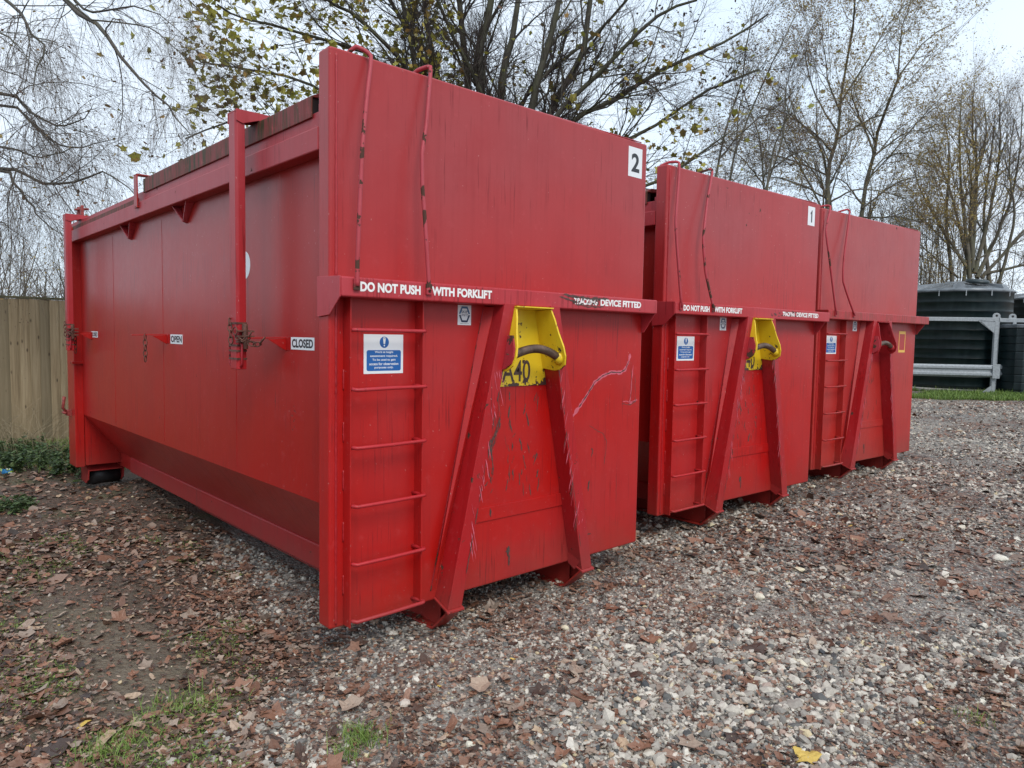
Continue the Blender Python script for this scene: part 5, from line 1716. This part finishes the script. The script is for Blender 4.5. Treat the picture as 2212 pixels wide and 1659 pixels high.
def stalks(px, py, depth, n, hgt, label, seed):
    r = np.random.default_rng(seed)
    b = at(px, py, depth); b = (b[0], b[1], zground(b[0], b[1]))
    P = np.zeros((n, 8, 3)); q = r.normal(0, .22, (n, 2)); d = r.normal(0, .75, (n, 2)); hh = hgt * r.uniform(.5, 1.1, n)
    for k in range(8):
        f = k / 7
        P[:, k, 0] = q[:, 0] + d[:, 0] * hh * f ** 1.4; P[:, k, 1] = q[:, 1] + d[:, 1] * hh * f ** 1.4; P[:, k, 2] = hh * (f - .25 * f ** 2)
    V, Q = tubes(P, np.full((n, 8), .0016), 3)
    o = np_mesh('dry_stalks', V, quads=Q, mats=(M_STALK,))
    o.location = b
    tag(o, label, 'dry stalks', 'dead stalks by the fence')
stalks(30, 900, 9.2, 60, .95, 'dead pale stalks leaning against the fence at the left edge', 8)
stalks(110, 930, 9.0, 34, .8, 'dead pale stalks before the fence next to the container', 9)

# crumpled snack wrapper by the fence
t = NT('wrapper_foil'); nn = t.noise(t.obj(), 14, 2)
t.base(t.ramp(nn, [(.42, (.02, .14, .30)), (.5, (.35, .50, .08)), (.58, (.55, .60, .62))], 'CONSTANT')); t.rough(.3)
r = np.random.default_rng(9)
gx, gy = np.meshgrid(np.linspace(-.07, .07, 9), np.linspace(-.05, .05, 7), indexing='ij')
Vw = np.stack([gx, gy, .02 + r.uniform(-.012, .018, gx.shape)], -1).reshape(-1, 3)
i = np.arange(8)[:, None] * 7 + np.arange(6)[None]
o = np_mesh('wrapper', Vw, quads=np.stack([i, i + 7, i + 8, i + 1], -1).reshape(-1, 4), mats=(t.m,))
p = at(14, 1000, 7.7); o.location = (p[0], p[1], zground(p[0], p[1]) + .03); o.rotation_euler = (.5, .1, .4)
tag(o, 'crumpled blue and green snack wrapper lying in the weeds', 'litter')

# fallen sticks
def stick(pxs, label, rad=.006, twigs=3, seed=1):
    r = random.Random(seed)
    pts = []
    for (x, y) in pxs:
        d = Vector(at(x, y, 1.0)) - EYE; k = (0.02 - EYE.z) / d.z
        p = EYE + d * k; k = (float(h_at(p.x, p.y)) + .015 - EYE.z) / d.z; pts.append(EYE + d * k)
    o0 = pts[0].copy(); pts = [p - o0 for p in pts]
    mb = MB(); n = len(pts); mb.tube(pts, [rad * (1 - .6 * i / (n - 1)) for i in range(n)], 6)
    o = mb.build('fallen_stick', MAT_STICK); o.location = o0
    tag(o, label, 'stick', 'sticks lying on the earth')
MAT_STICK = simple('stick_bark', (.12, .095, .075), .85, 0, .4, 40)
stick([(258, 1265), (290, 1250), (320, 1240), (348, 1228)], 'pale bent stick on earth beside the container bottom rail', .006)
stick([(365, 1380), (410, 1365), (470, 1358), (545, 1362)], 'long dark stick among leaves left of the nearest corner', .008)
stick([(85, 1325), (130, 1310), (185, 1298)], 'thin grey stick on earth in the left foreground', .004)
stick([(345, 1180), (352, 1200), (362, 1215)], 'short twig on end of the pale bent stick', .003)

# ------------------------------------------------------------------ tanks and barrier
def tank_mat():
    t = NT('dark_green_plastic')
    n = t.noise(t.mapped(scale=(3, 3, .5)), 3, 4, .6)
    t.base(t.ramp(n, [(.35, (.004, .012, .014)), (.7, (.012, .024, .026))])); t.rough(t.ramp(n, [(.3, .28), (.7, .42)]))
    return t.m
TK = tank_mat()
TKT = simple('tank_top_sky_sheen', (.15, .165, .18), .2, 0, .4, 4)  # whitish sky reflection on the tank tops put into the base colour
GALV = simple('galvanised_steel', (.30, .32, .335), .55, .3, .22, 22, .1)
CONC = simple('concrete', (.30, .28, .25), .85, 0, .2, 6)
def big_tank(px, depth, rad, z_rim, z_top, label, hatch_a):
    c = at(px, 760, depth); zb = zground(c[0], c[1])
    root = empty('storage_tank', (c[0], c[1], zb)); tag(root, label, 'tank', 'dark storage tanks beyond the yard')
    hr = z_rim - zb; ht = z_top - zb
    prof = [(rad * .96, .06), (rad * .985, .12)]
    nb = 10
    for i in range(nb):
        z0 = .14 + (hr - .2) * i / nb; z1 = .14 + (hr - .2) * (i + 1) / nb
        prof += [(rad, z0 + .004), (rad, z0 + .01), (rad, z1 - .014), (rad * 1.008, z1 - .012), (rad * 1.008, z1 - .004), (rad * .992, z1 - .001), (rad * .992, z1 + .003)]
    prof += [(rad * 1.0, hr - .06)]
    mb = MB(); mb.lathe(prof, k=72); mb.build('tank_body', TK, root)
    mb = MB(); mb.lathe([(rad * 1.0, hr - .058), (rad * 1.025, hr - .05), (rad * 1.03, hr + .0), (rad * .99, hr + .03), (rad * .93, hr + .05), (rad * .6, hr + (ht - hr) * .62), (rad * .3, hr + (ht - hr) * .88), (.28, hr + (ht - hr) * .95), (.28, ht), (.0, ht)], k=72)
    mb.build('tank_top', TKT, root)
    # raised ribs across the top
    for k in range(6):
        a = hatch_a + k * math.pi / 3
        ca, sa = math.cos(a), math.sin(a)
        mb = MB()
        def w(rr_, s, z): return (rr_ * ca - s * sa, rr_ * sa + s * ca, z)
        mb.hexa([w(.25, -.10, ht - .12), w(.25, .10, ht - .12), w(rad * .97, .16, hr), w(rad * .97, -.16, hr)],
                [w(.25, -.08, ht - .01), w(.25, .08, ht - .01), w(rad * .90, .12, hr + .16), w(rad * .90, -.12, hr + .16)])
        mb.build('roof_rib', TKT, root, .01)
    a = hatch_a - .5
    mb = MB(); mb.lathe([(.0, .0), (.26, 0), (.28, .02), (.28, .06), (.25, .08), (0, .085)], k=28)
    hb = mb.build('hatch_lid', TK, root); hb.location = (math.cos(a) * rad * .62, math.sin(a) * rad * .62, hr + (ht - hr) * .72); hb.rotation_euler = (0, .2, a)
    for k in range(14):
        a = k * 2 * math.pi / 14
        mb = MB(); mb.box(rad * 1.022, rad * 1.032, -.012, .012, hr - .17, hr - .03)
        o = mb.build('rim_clip', GALV, root, .003); o.rotation_euler = (0, 0, a)
    mb = MB(); mb.lathe([(0, .06), (rad * 1.03, .06), (rad * 1.05, .04), (rad * 1.05, -.15)], k=48)
    o = mb.build('base_slab', CONC, root, .01); o.rotation_euler = (0, 0, .74)
    return root
va = math.atan2(-FW.y, -FW.x)
big_tank(2058, 20.2, 1.34, 3.10, 3.38, 'large dark round tank with pale domed top right of the containers', va + .55)
big_tank(2278, 25.5, 1.55, 3.30, 3.62, 'second dark round tank partly cut off by the right edge', va + .2)

def P3(px, depth, z):
    p = at(px, 760, depth); return Vector((p[0], p[1], z))
def barrier():
    d0 = 18.3
    A = P3(1960, 18.6, 0); B = P3(2148, d0, 0)
    ux = (B - A).normalized(); uy = Vector((-ux.y, ux.x, 0))      # uy points away from the viewer
    zb = zground(B.x, B.y) - .02
    root = empty('barrier_frame', (B.x, B.y, zb), math.atan2(ux.y, ux.x))
    tag(root, 'galvanised steel barrier frame with crash rail before the dark tank', 'barrier')
    zt = 2.30 - zb
    def post(x, y, name='post'):
        mb = MB(); mb.box(x - .042, x + .042, y - .046, y + .046, 0.0, zt); mb.build(name, GALV, root, .006)
        mb = MB(); mb.prism([(x - .05, .0), (x - .30, .0), (x - .30, .03), (x - .05, .24)], 'y', y - .056, y - .050); mb.build('foot_gusset', GALV, root, .002)
    for x, y in ((0, 0), (-3.4, 0), (.19, .35), (.62, .42), (2.6, .42)): post(x, y)
    mb = MB(); mb.box(-3.45, .05, -.045, .045, zt - .055, zt + .045); mb.build('top_beam', GALV, root, .008)
    mb = MB(); mb.box(.10, 2.65, .375, .465, zt - .055, zt + .045); mb.build('top_beam', GALV, root, .008)
    mb = MB(); mb.box(.06, .095, -.04, .35, zt - .05, zt + .045); mb.build('link_plate', GALV, root, .004)
    mb = MB(); mb.prism([(-.05, zt - .06), (-.05, zt - .36), (-.42, zt - .02), (-.42, zt - .056)], 'y', -.058, -.051); mb.build('corner_gusset', GALV, root, .003)
    for x, y in ((0, 0), (.58, .42)):
        mb = MB(); cc = [(x + .09 * math.cos(t), zt + .09 + .075 * math.sin(t)) for t in [i * math.pi / 8 for i in range(9)]]
        mb.prism([(x + .09, zt + .046), *cc, (x - .09, zt + .046)], 'y', y - .012, y + .012); ey = mb.build('lifting_eye', GALV, root, .003)
        mb = MB(); mb.prism(circle(x, zt + .095, .03, .03, 14), 'y', y - .014, y + .014); mb.build('eye_hole', MAT['dark'], ey)
    # folded crash rail
    prof = [(-.062, .155), (-.105, .11), (-.105, .06), (-.066, .022), (-.066, -.022), (-.105, -.06), (-.105, -.11), (-.062, -.155)]
    zc = .60
    def rail(fn, n0, n1, parent_name):
        mb = MB()
        pts = prof + [(a + .006, b) for a, b in prof[::-1]]
        vs = [fn(t, a, zc + b) for t in (n0, n1) for a, b in pts]
        n = len(pts)
        mb.add(vs, [(i, (i + 1) % n, n + (i + 1) % n, n + i) for i in range(n)] + [tuple(range(n)), tuple(range(n, 2 * n))])
        mb.build(parent_name, GALV, root)
    rail(lambda t, a, z: (t, a, z), -3.4, .06, 'crash_rail')
    rail(lambda t, a, z: (t, a + .42, z), .12, 2.6, 'crash_rail')
    mb = MB(); mb.box(-.07, .10, -.125, -.111, zc - .18, zc + .18); mb.build('rail_plate', GALV, root, .004)
barrier()

def cabinet():
    c = P3(2215, 18.6, 0); zb = zground(c.x, c.y)
    root = empty('dispensing_tank', (c.x, c.y, zb), math.atan2(RT.y, RT.x) - .0)
    tag(root, 'small square dark tank with a cabinet door at the right edge', 'tank')
    h = 1.66
    mb = MB()
    w0 = .60
    for i in range(8):
        z0 = .10 + (h - .12) * i / 8; z1 = .10 + (h - .12) * (i + 1) / 8
        mb.prism([(-w0, -.50), (-w0 + .12, -.62), (w0 - .1, -.62), (w0, -.5), (w0, .6), (-w0, .6)], 'z', z0 + .012, z1)
    mb.prism([(-w0 + .02, -.48), (-w0 + .13, -.60), (w0 - .1, -.60), (w0 - .02, -.48), (w0 - .02, .58), (-w0 + .02, .58)], 'z', .02, h)
    mb.build('tank_body', TK, root, .012)
    mb = MB(); mb.prism([(-w0 - .01, -.51), (-w0 + .11, -.64), (w0 - .09, -.64), (w0 + .01, -.51), (w0, .6), (-w0 - .01, .6)], 'z', h, h + .10); mb.build('tank_top', TKT, root, .02)
    mb = MB(); mb.box(-.12, .45, -.645, -.621, .50, 1.5); d = mb.build('cabinet_door', TK, root, .012)
    mb = MB(); mb.box(-.09, -.05, -.665, -.646, .95, 1.12); mb.build('handle', MAT['dark'], d, .004)
    mb = MB(); mb.tube([(.3, -.66, 1.25), (.3, -.648, 1.25)], .012, 8); mb.build('lock', GALV, d)
cabinet()
